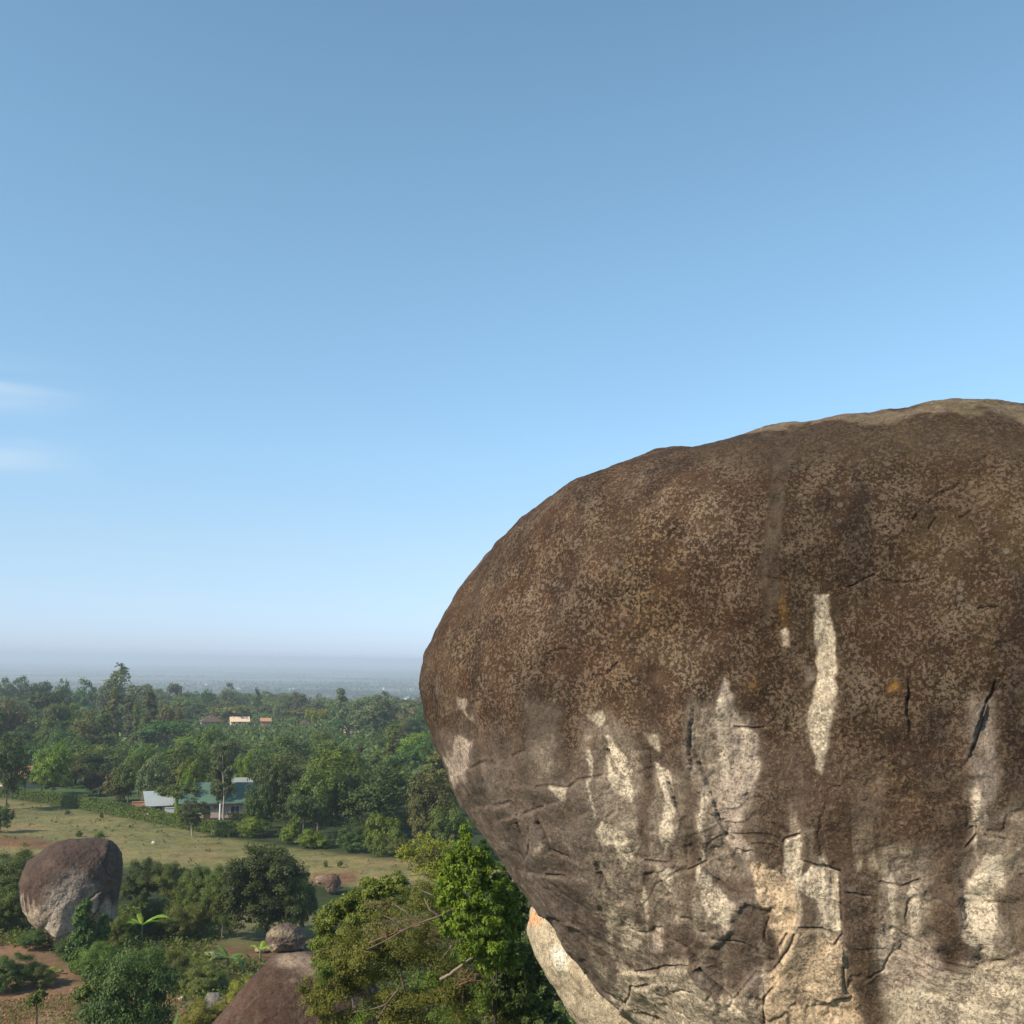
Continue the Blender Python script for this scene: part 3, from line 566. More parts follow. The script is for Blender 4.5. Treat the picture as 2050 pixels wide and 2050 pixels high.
def soft_paint(dark, pale, level, seed, lich=0.5, streak=True, spots=(), darks=()):
    """weathered rock: dark skin above, pale bare stone below, run-off streaks between"""
    def f(V, X, Y, n, front):
        c = np.zeros((len(V), 3)); zmin, zmax = V[:, 2].min(), V[:, 2].max(); h = (V[:, 2] - zmin) / (zmax - zmin)
        s = V.max(0) - V.min(0); k = 4.0 / s.max()
        N1 = fbm(V, k, 4, seed); N2 = fbm(V, 5 * k, 4, seed + 3); st = fbm(V * np.array([1, 1, 0.12]), 4.5 * k, 4, seed + 5)
        def L(q, m): m = np.clip(m, 0, 1)[:, None]; c[:] = c * (1 - m) + np.array(q) * m
        c[:] = dark; L(np.array(dark) * 1.5, sstep(0, 0.4, N1)); L(np.array(dark) * 0.6, sstep(0.05, 0.4, N2) * 0.6)
        m = sstep(level + 0.10, level - 0.08, h + 0.22 * (st if streak else 0) + 0.14 * N1)
        L(pale, m); L(np.array(pale) * 0.82, m * sstep(0.0, 0.4, N2) * 0.4); L(np.array(dark) * 1.5, m * sstep(0.14, 0.42, st) * 0.45 * streak)
        Xw = X + 10 * N2; Yw = Y + 10 * N1
        for x, y, sx, sy, q, a in spots: L(q, np.exp(-(((Xw - x) / sx) ** 2 + ((Yw - y) / sy) ** 2) ** 2) * a * (1.0 + 0.5 * N2))
        dz = 0.012 * s.max() * fbm(V, 3 * k, 4, seed + 9) * 0.35
        for pl in darks:
            d, sg = polyline_dist(X + 3 * N2, Y + 3 * N2, pl, 40); g = np.exp(-(d / 1.6) ** 2) * front
            dz -= 0.016 * s.max() * g; dz += 0.010 * s.max() * sg * sstep(16, 1, d) * front; L((0.03, 0.02, 0.015), g * 0.6)
        return c, np.clip((1 - m) * lich * (1 + 0.6 * N1), 0, 1), np.zeros(len(V)), dz
    return f
ROCK2 = rock_mat('weathered_granite', scale=1.6)
ROCK3 = rock_mat('far_granite', scale=0.55, bumpd=0.04)
# pale rock the giant boulder leans on
pale = boulder('granite_boulder', [(1061, 1817), (1058, 1864), (1076, 1918), (1103, 1965), (1123, 1999), (1153, 2050), (1200, 2130), (1300, 2330), (1500, 2500), (1800, 2500), (1950, 2300), (1900, 2000), (1600, 1850), (1300, 1800), (1130, 1790)], (1420, 2090), 19.8, 1.7, 420, 150,
    front_pow=2.4, lumps=(0.12, 0.06, 0.02), seed=21, mat=ROCK2, paint=soft_paint((0.26, 0.19, 0.12), (0.52, 0.42, 0.28), 1.4, 23, 0.35, spots=((1070, 1840, 16, 16, (0.75, 0.38, 0.18), 0.8), (1122, 1920, 16, 26, (0.80, 0.74, 0.58), 0.9), (1160, 2010, 9, 60, (0.20, 0.13, 0.08), 0.6), (1190, 2040, 40, 60, (0.42, 0.35, 0.24), 0.7))))
tag(pale, 'pale cream speckled rock tucked under the lower left edge of the huge boulder', 'boulder')
# overhanging boulder at the left: picture outline from the enlarged crop (scale 4.6)
ZL = lambda *p: S(p, 0, 1650, 4.6)
LB = ZL((1010, 142), (1070, 185), (1120, 260), (1132, 360), (1120, 520), (1095, 650), (1080, 760), (1068, 900), (1000, 960), (880, 960), (760, 1020), (640, 1120), (560, 1165), (480, 1175), (430, 1100), (385, 990), (340, 970), (270, 900), (215, 800), (185, 700), (170, 560), (205, 440), (250, 340), (330, 290), (440, 205), (560, 150), (700, 130), (860, 122))
dl = gdist(115, 1903)
lb = boulder('overhanging_boulder', LB, (140, 1775), dl + 3.5, 4.2, 460, 190, front_pow=2.5, lumps=(0.25, 0.06, 0.02), seed=33, mat=ROCK3, lean=-0.1,
    paint=soft_paint((0.082, 0.050, 0.037), (0.46, 0.36, 0.26), 0.44, 35, 0.22, darks=(ZL((1000, 200), (980, 300), (940, 360), (990, 460), (1040, 500)), ZL((830, 690), (910, 620)), ZL((920, 650), (915, 750), (850, 860))), spots=((128, 1830, 44, 62, (0.50, 0.41, 0.32), 0.95), (150, 1765, 30, 24, (0.33, 0.26, 0.21), 0.7), (185, 1800, 16, 34, (0.40, 0.32, 0.25), 0.7))))
tag(lb, 'tall overhanging boulder dark above and pale below, narrowing to a point on red soil', 'boulder')
ZM = lambda *p: S(p, 380, 1650, 4.83)
d1 = gdist(565, 1908)
rb = boulder('round_boulder', ZM((740, 1060), (790, 1010), (870, 965), (960, 955), (1040, 985), (1100, 1040), (1145, 1090), (1120, 1140), (1100, 1210), (1000, 1225), (900, 1230), (850, 1240), (790, 1250), (750, 1200), (730, 1140)), (572, 1880), d1 + 1.2, 1.7, 240, 90, front_pow=2.6, lumps=(0.12, 0.06, 0.02), seed=45, mat=ROCK3,
    paint=soft_paint((0.15, 0.105, 0.08), (0.42, 0.32, 0.23), 0.28, 47, 0.3, spots=((560, 1866, 34, 9, (0.33, 0.26, 0.17), 0.9), (548, 1898, 10, 12, (0.50, 0.38, 0.27), 0.8))))
tag(rb, 'small rounded boulder sitting at the top end of the big slab below the round tree', 'boulder')
d2 = gdist(660, 1790)
fb = boulder('round_boulder', ZM((1280, 520), (1330, 490), (1390, 475), (1440, 500), (1465, 560), (1450, 620), (1400, 680), (1340, 660), (1290, 600), (1262, 560)), (663, 1770), d2, 1.3, 140, 60, front_pow=2.4, lumps=(0.1, 0.05, 0.02), seed=55, mat=ROCK3,
    paint=soft_paint((0.135, 0.080, 0.058), (0.32, 0.235, 0.18), 0.45, 57, 0.2))
tag(fb, 'small brown boulder at the near edge of the pasture right of the round tree', 'boulder')
fb2 = boulder('low_rock', ZM((1210, 520), (1250, 495), (1320, 490), (1335, 530), (1330, 580), (1270, 585), (1225, 570)), (645, 1763), d2 + 2.4, 0.9, 90, 40, front_pow=2.2, lumps=(0.06, 0.04, 0.02), seed=65, mat=ROCK3, paint=soft_paint((0.26, 0.19, 0.13), (0.42, 0.33, 0.24), 0.5, 67, 0.1))
tag(fb2, 'low tan rock half hidden behind the small boulder at the pasture edge', 'rock')
slab = boulder('rock_slab', [(580, 1906), (540, 1918), (522, 1938), (505, 1958), (480, 1985), (450, 2018), (420, 2055), (370, 2130), (340, 2260), (420, 2420), (600, 2480), (800, 2400), (860, 2200), (800, 2020), (720, 1935), (640, 1906)], (620, 2180), 38.0, 2.6, 500, 200, front_pow=2.3, lumps=(0.14, 0.07, 0.03), seed=75, mat=ROCK2,
    paint=soft_paint((0.072, 0.038, 0.026), (0.18, 0.12, 0.08), -0.5, 77, 0.55, spots=((590, 1922, 46, 16, (0.40, 0.29, 0.20), 0.9), (620, 1945, 40, 12, (0.30, 0.21, 0.15), 0.7), (585, 1962, 12, 6, (0.30, 0.22, 0.17), 0.5))))
tag(slab, 'large reddish-brown dome of bare rock with a tan top at the bottom edge', 'rock')
def small_rock(X, Y, w, h, dark, pal, lab, seed, dist=None, name='rock'):
    d = dist or gdist(X, Y + h * 0.4); a = np.linspace(0, 2 * np.pi, 12, endpoint=False)
    rr_ = np.random.default_rng(seed); k = 1 + 0.22 * rr_.standard_normal(12)
    o = boulder(name, [(X + w / 2 * q * math.cos(t), Y - h / 2 * q * math.sin(t)) for q, t in zip(k, a)], (X, Y), d, max(w, h) * 0.00045 * d * 0.5, 70, 26, front_pow=2.2, lumps=(0.08, 0.05, 0.02), seed=seed, mat=ROCK3, paint=soft_paint(dark, pal, 0.4, seed, 0.1))
    return tag(o, lab, 'rock')
small_rock(438, 2012, 66, 46, (0.20, 0.18, 0.15), (0.36, 0.31, 0.24), 'flat grey rock among grass just left of the big slab', 81)
small_rock(428, 1912, 34, 20, (0.42, 0.33, 0.22), (0.55, 0.45, 0.32), 'pale tan rock beside the red path above the young banana leaves', 83)
small_rock(524, 1902, 26, 14, (0.45, 0.33, 0.22), (0.55, 0.42, 0.28), 'flat tan rock left of the small rounded boulder', 85)
small_rock(364, 2000, 16, 9, (0.5, 0.42, 0.3), (0.6, 0.5, 0.4), 'small pale stone on the red soil beside the young sapling', 87)
small_rock(308, 1688, 9, 7, (0.75, 0.72, 0.6), (0.8, 0.77, 0.66), 'tiny white stone lying alone on the open pasture', 89)

# ------------------------------------------------------------------ foliage
def leaf_quads(P, D, size, r, aspect=0.55, droop=0.0):
    """one diamond-shaped leaf per point P facing roughly D"""
    n = len(P); D = D / (np.linalg.norm(D, axis=1, keepdims=True) + 1e-9)
    a = r.standard_normal((n, 3)); a[:, 2] -= droop; a -= (a * D).sum(1)[:, None] * D; a /= np.linalg.norm(a, axis=1, keepdims=True) + 1e-9
    b = np.cross(D, a); s = size * (0.65 + 0.7 * r.random(n))[:, None]
    V = np.stack([P, P + a * s * 0.45 + b * s * aspect * 0.5 - D * s * 0.08, P + a * s, P + a * s * 0.45 - b * s * aspect * 0.5 - D * s * 0.08], 1).reshape(-1, 3)
    F = np.arange(4 * n).reshape(n, 4); return V, F
def crown_mesh(name, lobes, n, size, seed, mat, clump=0.28, aspect=0.6, updir=0.35, droop=0.0, fill=0.45, flat=0.0, tint_lo=0.0, mats=None):
    """lobes: (x, y, z, rx, ry, rz). Leaves gather in clumps spread through each lobe, gaps between the clumps"""
    r = np.random.default_rng(seed); L = np.array(lobes, float); area = (L[:, 3] * L[:, 4] * L[:, 5]) ** (2 / 3.0); area /= area.sum()
    Ps, Ds, Ts = [], [], []
    for k, lb_ in enumerate(L):
        m = max(int(n * area[k]), 30); rad_ = lb_[3:6].mean(); nc = max(5, int(3.4 / clump ** 1.7))
        d = r.standard_normal((nc, 3)); d /= np.linalg.norm(d, axis=1, keepdims=True); rr_ = fill + (1 - fill) * r.random(nc) ** 0.6
        cc = d * rr_[:, None] * (1 + 0.16 * r.standard_normal(nc))[:, None]; cr = clump * (0.6 + 0.8 * r.random(nc)); ct = r.random(nc)
        idx = r.integers(0, nc, m); e = r.standard_normal((m, 3)); e /= np.linalg.norm(e, axis=1, keepdims=True); e[:, 2] = np.where(e[:, 2] < -0.3, -e[:, 2] * 0.5, e[:, 2])
        q = cc[idx] + e * (cr[idx] * r.random(m) ** 0.35)[:, None]
        Ps.append(lb_[:3] + q * lb_[3:6]); Ds.append(e + 0.6 * d[idx] + np.array([0, 0, updir]) + 0.55 * r.standard_normal((m, 3)) * (1 - flat)); Ts.append(np.clip(tint_lo + 0.42 * ct[idx] + 0.5 * r.random(m) + 0.12 * r.standard_normal(m), 0, 1))
    P = np.concatenate(Ps); D = np.concatenate(Ds); T = np.concatenate(Ts)
    V, F = leaf_quads(P, D, size, r, aspect, droop)
    return mesh_np(name, V, F, mat, False, face_attr={'tint': T})
def limb_path(a, b, r, sag=0.12, n=5):
    a = np.array(a, float); b = np.array(b, float); t = np.linspace(0, 1, n)[:, None]; L = np.linalg.norm(b - a)
    off = r.standard_normal(3) * sag * L; return a + (b - a) * t + off * (t * (1 - t)) * 1.5 + r.standard_normal((n, 3)) * 0.02 * L * (t * (1 - t)) * 4
def trunk_mesh(name, h_fork, lobes, rad0, seed, mat, lean=(0, 0), seg=6, twigs=0):
    r = np.random.default_rng(seed); mb = MB(); f = np.array([lean[0], lean[1], h_fork])
    mb.tube(limb_path((0, 0, -0.4), f, r, 0.05, 6), np.linspace(rad0 * 1.25, rad0 * 0.8, 6), seg)
    for x, y, z, rx, ry, rz in lobes:
        e = np.array([x, y, z + rz * 0.1]); p = limb_path(f - np.array([0, 0, 0.15 * h_fork]) * r.random(), e, r, 0.14, 5); mb.tube(p, np.linspace(rad0 * 0.6, rad0 * 0.14, 5), 5)
        for k in range(3 + twigs):
            d = r.standard_normal(3); d /= np.linalg.norm(d); mb.tube(limb_path(p[3], e + d * np.array([rx, ry, rz]) * 0.8, r, 0.1, 4), np.linspace(rad0 * 0.2, rad0 * 0.04, 4), 4)
    return mb.mesh(name, mat, True)
def lobes_round(r, w, h, hb, n=7):
    """a spreading crown of total width w between heights hb and h"""
    out_ = [(0, 0, (h + hb) / 2 + 0.12 * (h - hb), w * 0.33, w * 0.33, (h - hb) * 0.40)]
    for k in range(n):
        t = 2 * math.pi * (k + r.random() * 0.7) / n; q = w * (0.22 + 0.08 * r.random()); s = 0.20 + 0.09 * r.random(); z = hb + (h - hb) * (0.30 + 0.38 * r.random())
        out_.append((q * math.cos(t), q * math.sin(t), z, w * s, w * s, (h - hb) * (0.22 + 0.10 * r.random())))
    return out_
def lobes_tall(r, w, h, hb, n=8):
    out_ = []
    for k in range(n):
        u = (k + 0.5) / n; q = w * 0.26 * r.random() * (1.1 - 0.7 * u); t = 6.28 * r.random(); s = w * (0.20 + 0.13 * r.random()) * (1.15 - 0.55 * u)
        out_.append((q * math.cos(t) * 1.4, q * math.sin(t) * 1.4, hb + (h - hb) * u, s, s, (h - hb) / n * (0.75 + 0.5 * r.random())))
    return out_
def lobes_umbrella(r, w, h, hb, n=8):
    out_ = []
    for k in range(n):
        t = 6.28 * (k + r.random()) / n; q = w * (0.12 + 0.24 * r.random()); z = h - (h - hb) * (0.25 + 0.35 * r.random()); s = w * (0.17 + 0.08 * r.random())
        out_.append((q * math.cos(t), q * math.sin(t), z, s, s, (h - hb) * 0.20))
    return out_
def lobes_cone(r, w, h, hb, n=7):
    return [((r.random() - .5) * w * .1, (r.random() - .5) * w * .1, hb + (h - hb) * (k + .5) / n, w * .5 * (1.05 - (k + .3) / n), w * .5 * (1.05 - (k + .3) / n), (h - hb) / n * 0.9) for k in range(n)]
SHAPES = {'round': (lobes_round, 10.0, 9.0, 0.9), 'tall': (lobes_tall, 7.0, 13.0, 1.6), 'umbrella': (lobes_umbrella, 12.0, 8.5, 2.6), 'bush': (lobes_round, 6.0, 3.6, -0.3), 'cone': (lobes_cone, 3.6, 11.0, 0.8)}
_proto = {}
def proto(shape, colour, var, lod):
    """crown and trunk meshes shared by all alike trees; unit = metres at scale 1"""
    key = (shape, colour, var, lod)
    if key not in _proto:
        fn, w, h, hb = SHAPES[shape]; r = np.random.default_rng(abs(hash((shape == 'round', shape == 'tall', shape == 'umbrella', shape == 'bush'))) % 1000 + var * 31 + 5)
        lb_ = fn(r, w, h, hb); n, size = {0: (2600, 0.62), 1: (10000, 0.36), 2: (34000, 0.20)}[lod]
        if shape == 'bush': size *= 0.6
        airy = shape in ('umbrella', 'tall')
        cm = crown_mesh('crown', lb_, n, size, 100 + var, LEAF[colour], clump=0.36 if not airy else 0.30, fill=0.5, updir=0.5)
        tm = trunk_mesh('trunk', hb + 0.15 * (h - hb), lb_[:6 if lod else 4], 0.20 if shape != 'bush' else 0.08, 200 + var, BARK)
        _proto[key] = (cm, tm)
    return _proto[key]
def mesh_of(shape, colour, var, lod):
    """same geometry for every colour: copy the mesh with another leaf material"""
    return proto(shape, colour, var, lod)
def tree_at(x, y, w, h, shape, colour, label, lod, cat='tree', group=None, var=None, name=None, trunk=True, sink=0.0):
    fn, W0, H0, hb = SHAPES[shape]; var = int(rng.integers(0, 4)) if var is None else var; cm, tm = proto(shape, colour, var, lod)
    z = float(ground(x, y)) - sink; nm = name or {'cone': 'conifer_tree', 'bush': 'bush', 'tall': 'tall_tree', 'umbrella': 'spreading_tree', 'round': 'round_tree'}[shape]
    o = empty(nm, (x, y, z), float(rng.random() * 6.28), label, cat, group); o.scale = (w / W0, w / W0, h / H0)
    link('crown', cm, o)
    if trunk: link('trunk', tm, o)
    return o
UN = 2 * TAN / SRC   # metres per picture unit at 1 m
def tree_px(X, Ytop, W, dist, shape, colour, label, lod=None, cat=None, Ybase=None, **k):
    """tree standing in direction X, its foot seen at row Ybase (or at distance dist), its top reaching row Ytop"""
    if Ybase is not None: dist = gdist(X, Ybase)
    p = pt(X, Ytop, dist); g = float(ground(p[0], p[1])); h = max(p[2] - g, 0.8); w = W * UN * dist
    if lod is None: lod = 2 if dist < 130 else (1 if dist < 420 else 0)
    return tree_at(p[0], p[1], w, h, shape, colour, label, lod, cat or ('bush' if shape == 'bush' else 'tree'), **k)

# --- trees and shrubs one can pick out -------------------------------------------------
T = [  # X, Ytop, W, dist, Ybase, shape, colour, label
 (235, 1336, 84, 520, None, 'tall', 'grey', 'tallest grey-green tree on the skyline of the wood, its crown reaching into the haze'),
 (213, 1368, 46, 500, None, 'round', 'grey', 'broad hazy tree under the tallest skyline tree, on its left side'),
 (285, 1368, 60, 560, None, 'umbrella', 'grey', 'flat-topped hazy tree on the skyline right of the tallest tree'),
 (36, 1353, 48, 640, None, 'round', 'deep', 'dark domed tree on the skyline near the left edge, taller of a pair'),
 (8, 1356, 40, 620, None, 'round', 'deep', 'dark domed tree on the skyline at the very left edge'),
 (72, 1362, 50, 600, None, 'umbrella', 'deep', 'wide dark skyline tree right of the pair of domed trees'),
 (175, 1358, 46, 560, None, 'round', 'deep', 'dark blue-green skyline tree left of the tallest tree'),
 (128, 1362, 34, 560, None, 'round', 'deep', 'small dark skyline tree between the wide dark one and the blue-green one'),
 (232, 1383, 58, 370, None, 'tall', 'olive', 'tall olive tree in the middle of the wood below the tallest skyline tree'),
 (262, 1392, 40, 365, None, 'tall', 'grey', 'tall grey-green tree right beside the tall olive tree'),
 (300, 1390, 56, 340, None, 'tall', 'olive', 'pale olive tall tree left of the rust-tinted tree'),
 (276, 1402, 26, 335, None, 'tall', 'olive', 'slim olive tree at the left shoulder of the pale olive tall tree'),
 (333, 1402, 42, 350, None, 'round', 'rust', 'rust-tinted round tree behind the pale olive tall tree'),
 (356, 1412, 26, 345, None, 'tall', 'rust', 'slim rust-tinted tree right of the rust-tinted round tree'),
 (175, 1422, 62, 300, None, 'round', 'olive', 'olive-yellow round tree low in the left part of the wood'),
 (215, 1424, 50, 300, None, 'tall', 'olive', 'loose olive tree right of the olive-yellow round tree'),
 (25, 1402, 60, 330, None, 'round', 'rust', 'brownish green tree in the wood near the left edge'),
 (118, 1402, 46, 330, None, 'umbrella', 'grey', 'pale grey-leaved spreading tree in the left part of the wood'),
 (95, 1380, 80, 420, None, 'umbrella', 'dark', 'very dark spreading tree above the pale grey-leaved one'),
 (-2, 1445, 16, 200, None, 'cone', 'deep', 'dark conifer cut by the left edge of the view'),
 (22, 1475, 78, 198, None, 'round', 'dark', 'big dark tree at the left edge standing behind the far hedge'),
 (112, 1488, 70, 215, None, 'round', 'bright', 'bright leafy tree behind the small round trees on the lawn'),
 (88, 1519, 64, None, 1592, 'round', 'mid', 'small round tree on the lawn, leftmost of the lawn trees, above the hedge'),
 (148, 1515, 56, None, 1578, 'round', 'olive', 'second round tree on the lawn, dusty olive'),
 (204, 1541, 64, None, 1592, 'bush', 'rust', 'brownish bush on the lawn just right of the dusty olive tree'),
 (240, 1536, 60, 206, None, 'bush', 'olive', 'olive bush behind the brownish bush on the lawn'),
 (282, 1482, 66, 212, None, 'round', 'mid', 'domed mid-green tree behind the white-roofed shed, left of the grey-green one'),
 (306, 1508, 66, 196, None, 'round', 'grey', 'grey-green tree directly behind the white-roofed shed'),
 (262, 1508, 60, 204, None, 'round', 'mid', 'bushy green tree left of the white-roofed shed'),
 (388, 1506, 58, 186, None, 'round', 'bright', 'bright yellow-green tree between the shed and the green-roofed house'),
 (372, 1545, 40, 180, None, 'bush', 'bright', 'bright low bush at the foot of the yellow-green tree by the shed'),
 (430, 1440, 60, 250, None, 'round', 'mid', 'leafy tree rising behind the left end of the green roof'),
 (447, 1482, 48, 178, None, 'round', 'dark', 'dark round crown behind the slender tree at the house front'),
 (490, 1500, 44, 188, None, 'round', 'bright', 'bright green tree peeping over the right end of the green roof'),
 (548, 1503, 100, 166, None, 'round', 'dark', 'large dark tree covering the right end of the green-roofed house'),
 (520, 1560, 60, 161, None, 'bush', 'deep', 'bluish shrub against the house wall under the large dark tree'),
 (640, 1520, 130, 156, None, 'round', 'mid', 'large loose-leaved tree right of the dark tree by the house'),
 (610, 1575, 90, 150, None, 'umbrella', 'dark', 'low spreading tree in front of the loose-leaved tree'),
 (765, 1532, 170, 156, None, 'round', 'deep', 'broad glossy domed tree, widest crown beyond the pasture'),
 (700, 1545, 70, 160, None, 'round', 'deep', 'smaller glossy tree at the left shoulder of the broad domed tree'),
 (862, 1545, 110, 140, None, 'round', 'olive', 'yellowish leafy tree right of the broad domed tree, next to the huge boulder'),
 (900, 1600, 90, 136, None, 'round', 'mid', 'green tree partly hidden by the left edge of the huge boulder'),
 (838, 1466, 100, 260, None, 'round', 'bright', 'bright broad tree beyond the domed tree, close to the huge boulder'),
 (638, 1416, 46, 400, None, 'umbrella', 'yellow', 'yellow-green tree standing out in the wood right of the far houses'),
 (688, 1382, 46, 450, None, 'tall', 'grey', 'tall grey tree on the right of the wood left of the big round crown'),
 (755, 1390, 104, 400, None, 'round', 'grey', 'big round grey-green crown high in the right part of the wood'),
 (820, 1404, 70, 420, None, 'round', 'rust', 'brown-tinted tree at the far right of the wood beside the huge boulder'),
 (717, 1494, 50, 250, None, 'tall', 'rust', 'orange-tipped tree in the middle of the wood above the domed tree'),
 (645, 1464, 58, 300, None, 'round', 'bright', 'bright green tree below the yellow-green one'),
 (593, 1387, 22, 560, None, 'tall', 'rust', 'slim pinkish brown tree near the skyline'),
 (560, 1398, 26, 520, None, 'round', 'grey', 'pale greyish tree left of the slim pinkish brown tree'),
 (458, 1366, 34, 640, None, 'round', 'grey', 'square-topped hazy tree on the skyline above the far houses'),
 (517, 1380, 22, 600, None, 'tall', 'deep', 'small narrow dark tree on the skyline, centre of the wood'),
 (415, 1375, 34, 620, None, 'round', 'deep', 'dark rounded skyline tree left of the square-topped one'),
 (350, 1366, 30, 640, None, 'umbrella', 'grey', 'thin hazy flat tree on the skyline'),
 (435, 1400, 26, 530, None, 'round', 'rust', 'purplish brown small tree above the brown-roofed far house'),
 # row of shrubs on the upper edge of the pasture
 (508, 1636, 68, None, 1676, 'bush', 'bright', 'bright green bush at the pasture edge below the green-roofed house'),
 (582, 1648, 46, None, 1690, 'bush', 'bright', 'first green bush right of the dark gap on the pasture edge'),
 (628, 1660, 66, None, 1698, 'bush', 'bright', 'wide low bush in the middle of the pasture-edge row'),
 (704, 1658, 66, None, 1706, 'bush', 'deep', 'round deep green bush near the right end of the pasture-edge row'),
 (768, 1622, 74, None, 1712, 'bush', 'bright', 'tall bright bush at the right end of the pasture-edge row'),
 (800, 1660, 60, None, 1716, 'bush', 'mid', 'green bush behind the sparse shrub, right of the tall bright bush'),
 (860, 1690, 90, None, 1738, 'bush', 'olive', 'olive bush on the pasture edge under the huge boulder'),
 (135, 1625, 10, None, 1632, 'bush', 'dark', 'tiny dark shrub at the foot of the hedge, left part'),
 (203, 1634, 8, None, 1638, 'bush', 'mid', 'tiny shrub in front of the hedge, middle'),
 (200, 1664, 18, None, 1676, 'bush', 'bright', 'small green weed clump just above the overhanging boulder, right one'),
 (158, 1668, 14, None, 1676, 'bush', 'mid', 'small green weed clump just above the overhanging boulder, left one'),
 (652, 1726, 10, None, 1737, 'bush', 'mid', 'tiny green tuft on the pasture above the small brown boulder'),
 (680, 1728, 12, None, 1737, 'bush', 'olive', 'tiny olive tuft on the pasture, right of the green tuft'),
 (4, 1612, 46, None, 1668, 'round', 'deep', 'dark leafy plant leaning in from the left edge over the pasture'),
 # near side of the pasture
 (20, 1700, 110, None, 1800, 'bush', 'mid', 'green thicket left of the overhanging boulder, upper part'),
 (15, 1775, 100, None, 1860, 'bush', 'mid', 'green thicket left of the overhanging boulder, lower part'),
 (72, 1858, 60, None, 1902, 'bush', 'deep', 'dark broad-leaved bush touching the left foot of the overhanging boulder'),
 (285, 1722, 90, None, 1812, 'bush', 'dark', 'dark green bush right behind the overhanging boulder'),
 (350, 1728, 100, None, 1815, 'bush', 'mid', 'green bush between the overhanging boulder and the round tree'),
 (400, 1735, 90, None, 1830, 'bush', 'mid', 'leafy green bush next to the round tree on its left'),
 (452, 1730, 90, None, 1880, 'round', 'mid', 'green tree with a forked pale trunk left of the round tree'),
 (310, 1800, 70, None, 1872, 'bush', 'dark', 'shaded scrub at the right foot of the overhanging boulder'),
 (375, 1800, 90, None, 1880, 'bush', 'twig', 'loose twiggy shrub in the dry patch beyond the banana plant'),
 (240, 1830, 50, None, 1900, 'bush', 'twig', 'dry yellowish scrub behind the banana plant'),
 (605, 1740, 60, None, 1885, 'round', 'dark', 'dark twiggy crown on the right side of the big round tree'),
 (150, 1865, 70, None, 1925, 'bush', 'deep', 'bluish green bush at the foot of the slim leafy tree'),
 (190, 1885, 90, None, 1955, 'bush', 'mid', 'green bush joining the slim leafy tree and the low domed tree'),
 (265, 1868, 200, 60.0, None, 'round', 'deep', 'low domed tree with a thin bare trunk above the red soil'),
 (355, 1905, 80, None, 1975, 'bush', 'twig', 'yellowish weedy bush right of the low domed tree'),
 (405, 1925, 90, None, 1985, 'bush', 'olive', 'olive weeds behind the young banana leaves'),
 (480, 1962, 80, None, 2035, 'bush', 'yellow', 'bright yellow-green bush along the left flank of the big slab'),
 (415, 2005, 110, None, 2085, 'bush', 'yellow', 'lush yellow-green undergrowth at the bottom beside the big slab'),
 (75, 1925, 80, None, 1975, 'bush', 'olive', 'brown and olive weeds in the shade at the lower left'),
 (15, 1915, 90, None, 1985, 'bush', 'dark', 'dark weedy bush at the left edge above the red soil'),
]
for X, yt, W, d, yb, shp, colr_, lab in T: tree_px(X, yt, W, d, shp, colr_, lab, Ybase=yb)
placed = []
for o in sc.objects:
    if o.type == 'EMPTY': placed.append((o.location.x, o.location.y, 5.0 * o.scale.x))

# --- the rest of the wood: single trees, each a thing ----------------------------------
PROT = [(-20, 292, 1548, 1612, 178), (255, 520, 1552, 1660, 168), (398, 452, 1428, 1448, 505), (448, 512, 1430, 1450, 510), (512, 548, 1435, 1462, 485), (588, 630, 1436, 1456, 450), (678, 715, 1446, 1470, 420), (740, 870, 1700, 1740, 130)]
LAND = [(60, 1500, 'the big dark tree at the left edge'), (150, 1540, 'the lawn trees'), (235, 1400, 'the tall olive tree'), (320, 1420, 'the rust-tinted round tree'), (320, 1600, 'the white-roofed shed'), (430, 1440, 'the brown-roofed far house'), (480, 1440, 'the cream far house'), (530, 1450, 'the red-walled far house'), (440, 1590, 'the green-roofed house'), (640, 1430, 'the yellow-green tree'), (695, 1460, 'the orange-walled far house'), (755, 1420, 'the big round grey-green crown'), (717, 1510, 'the orange-tipped tree'), (765, 1570, 'the broad domed tree'), (860, 1500, 'the edge of the huge boulder')]
COLW = {'dark': 'dark green', 'deep': 'deep green', 'mid': 'mid-green', 'bright': 'bright green', 'olive': 'olive', 'grey': 'grey-green', 'rust': 'brown-tinted', 'yellow': 'yellow-green'}
SHW = {'round': 'round-crowned', 'tall': 'tall narrow', 'umbrella': 'flat-crowned', 'bush': 'low bushy', 'cone': 'pointed'}
used = {}
def mk_label(sz, c_, shp, dep, rel, lk):
    opts = [f'{sz} {COLW[c_]} {SHW[shp]} tree {dep}, {rel}{lk}', f'{COLW[c_]} {SHW[shp]} tree {rel}{lk}', f'{sz} {COLW[c_]} tree {rel}{lk}, {dep}']
    for o_ in opts:
        o_ = o_.replace('bushy tree', 'bush')
        if o_ not in used and len(o_.replace('-', ' ').split()) <= 16: used[o_] = 1; return o_
    k_ = opts[1].replace('bushy tree', 'bush')
    for w_ in ('second', 'third', 'fourth', 'fifth', 'sixth', 'seventh', 'eighth', 'ninth', 'tenth'):
        o_ = w_ + ' ' + k_
        if o_ not in used: used[o_] = 1; return o_
    return k_
count = 0; tries = 0
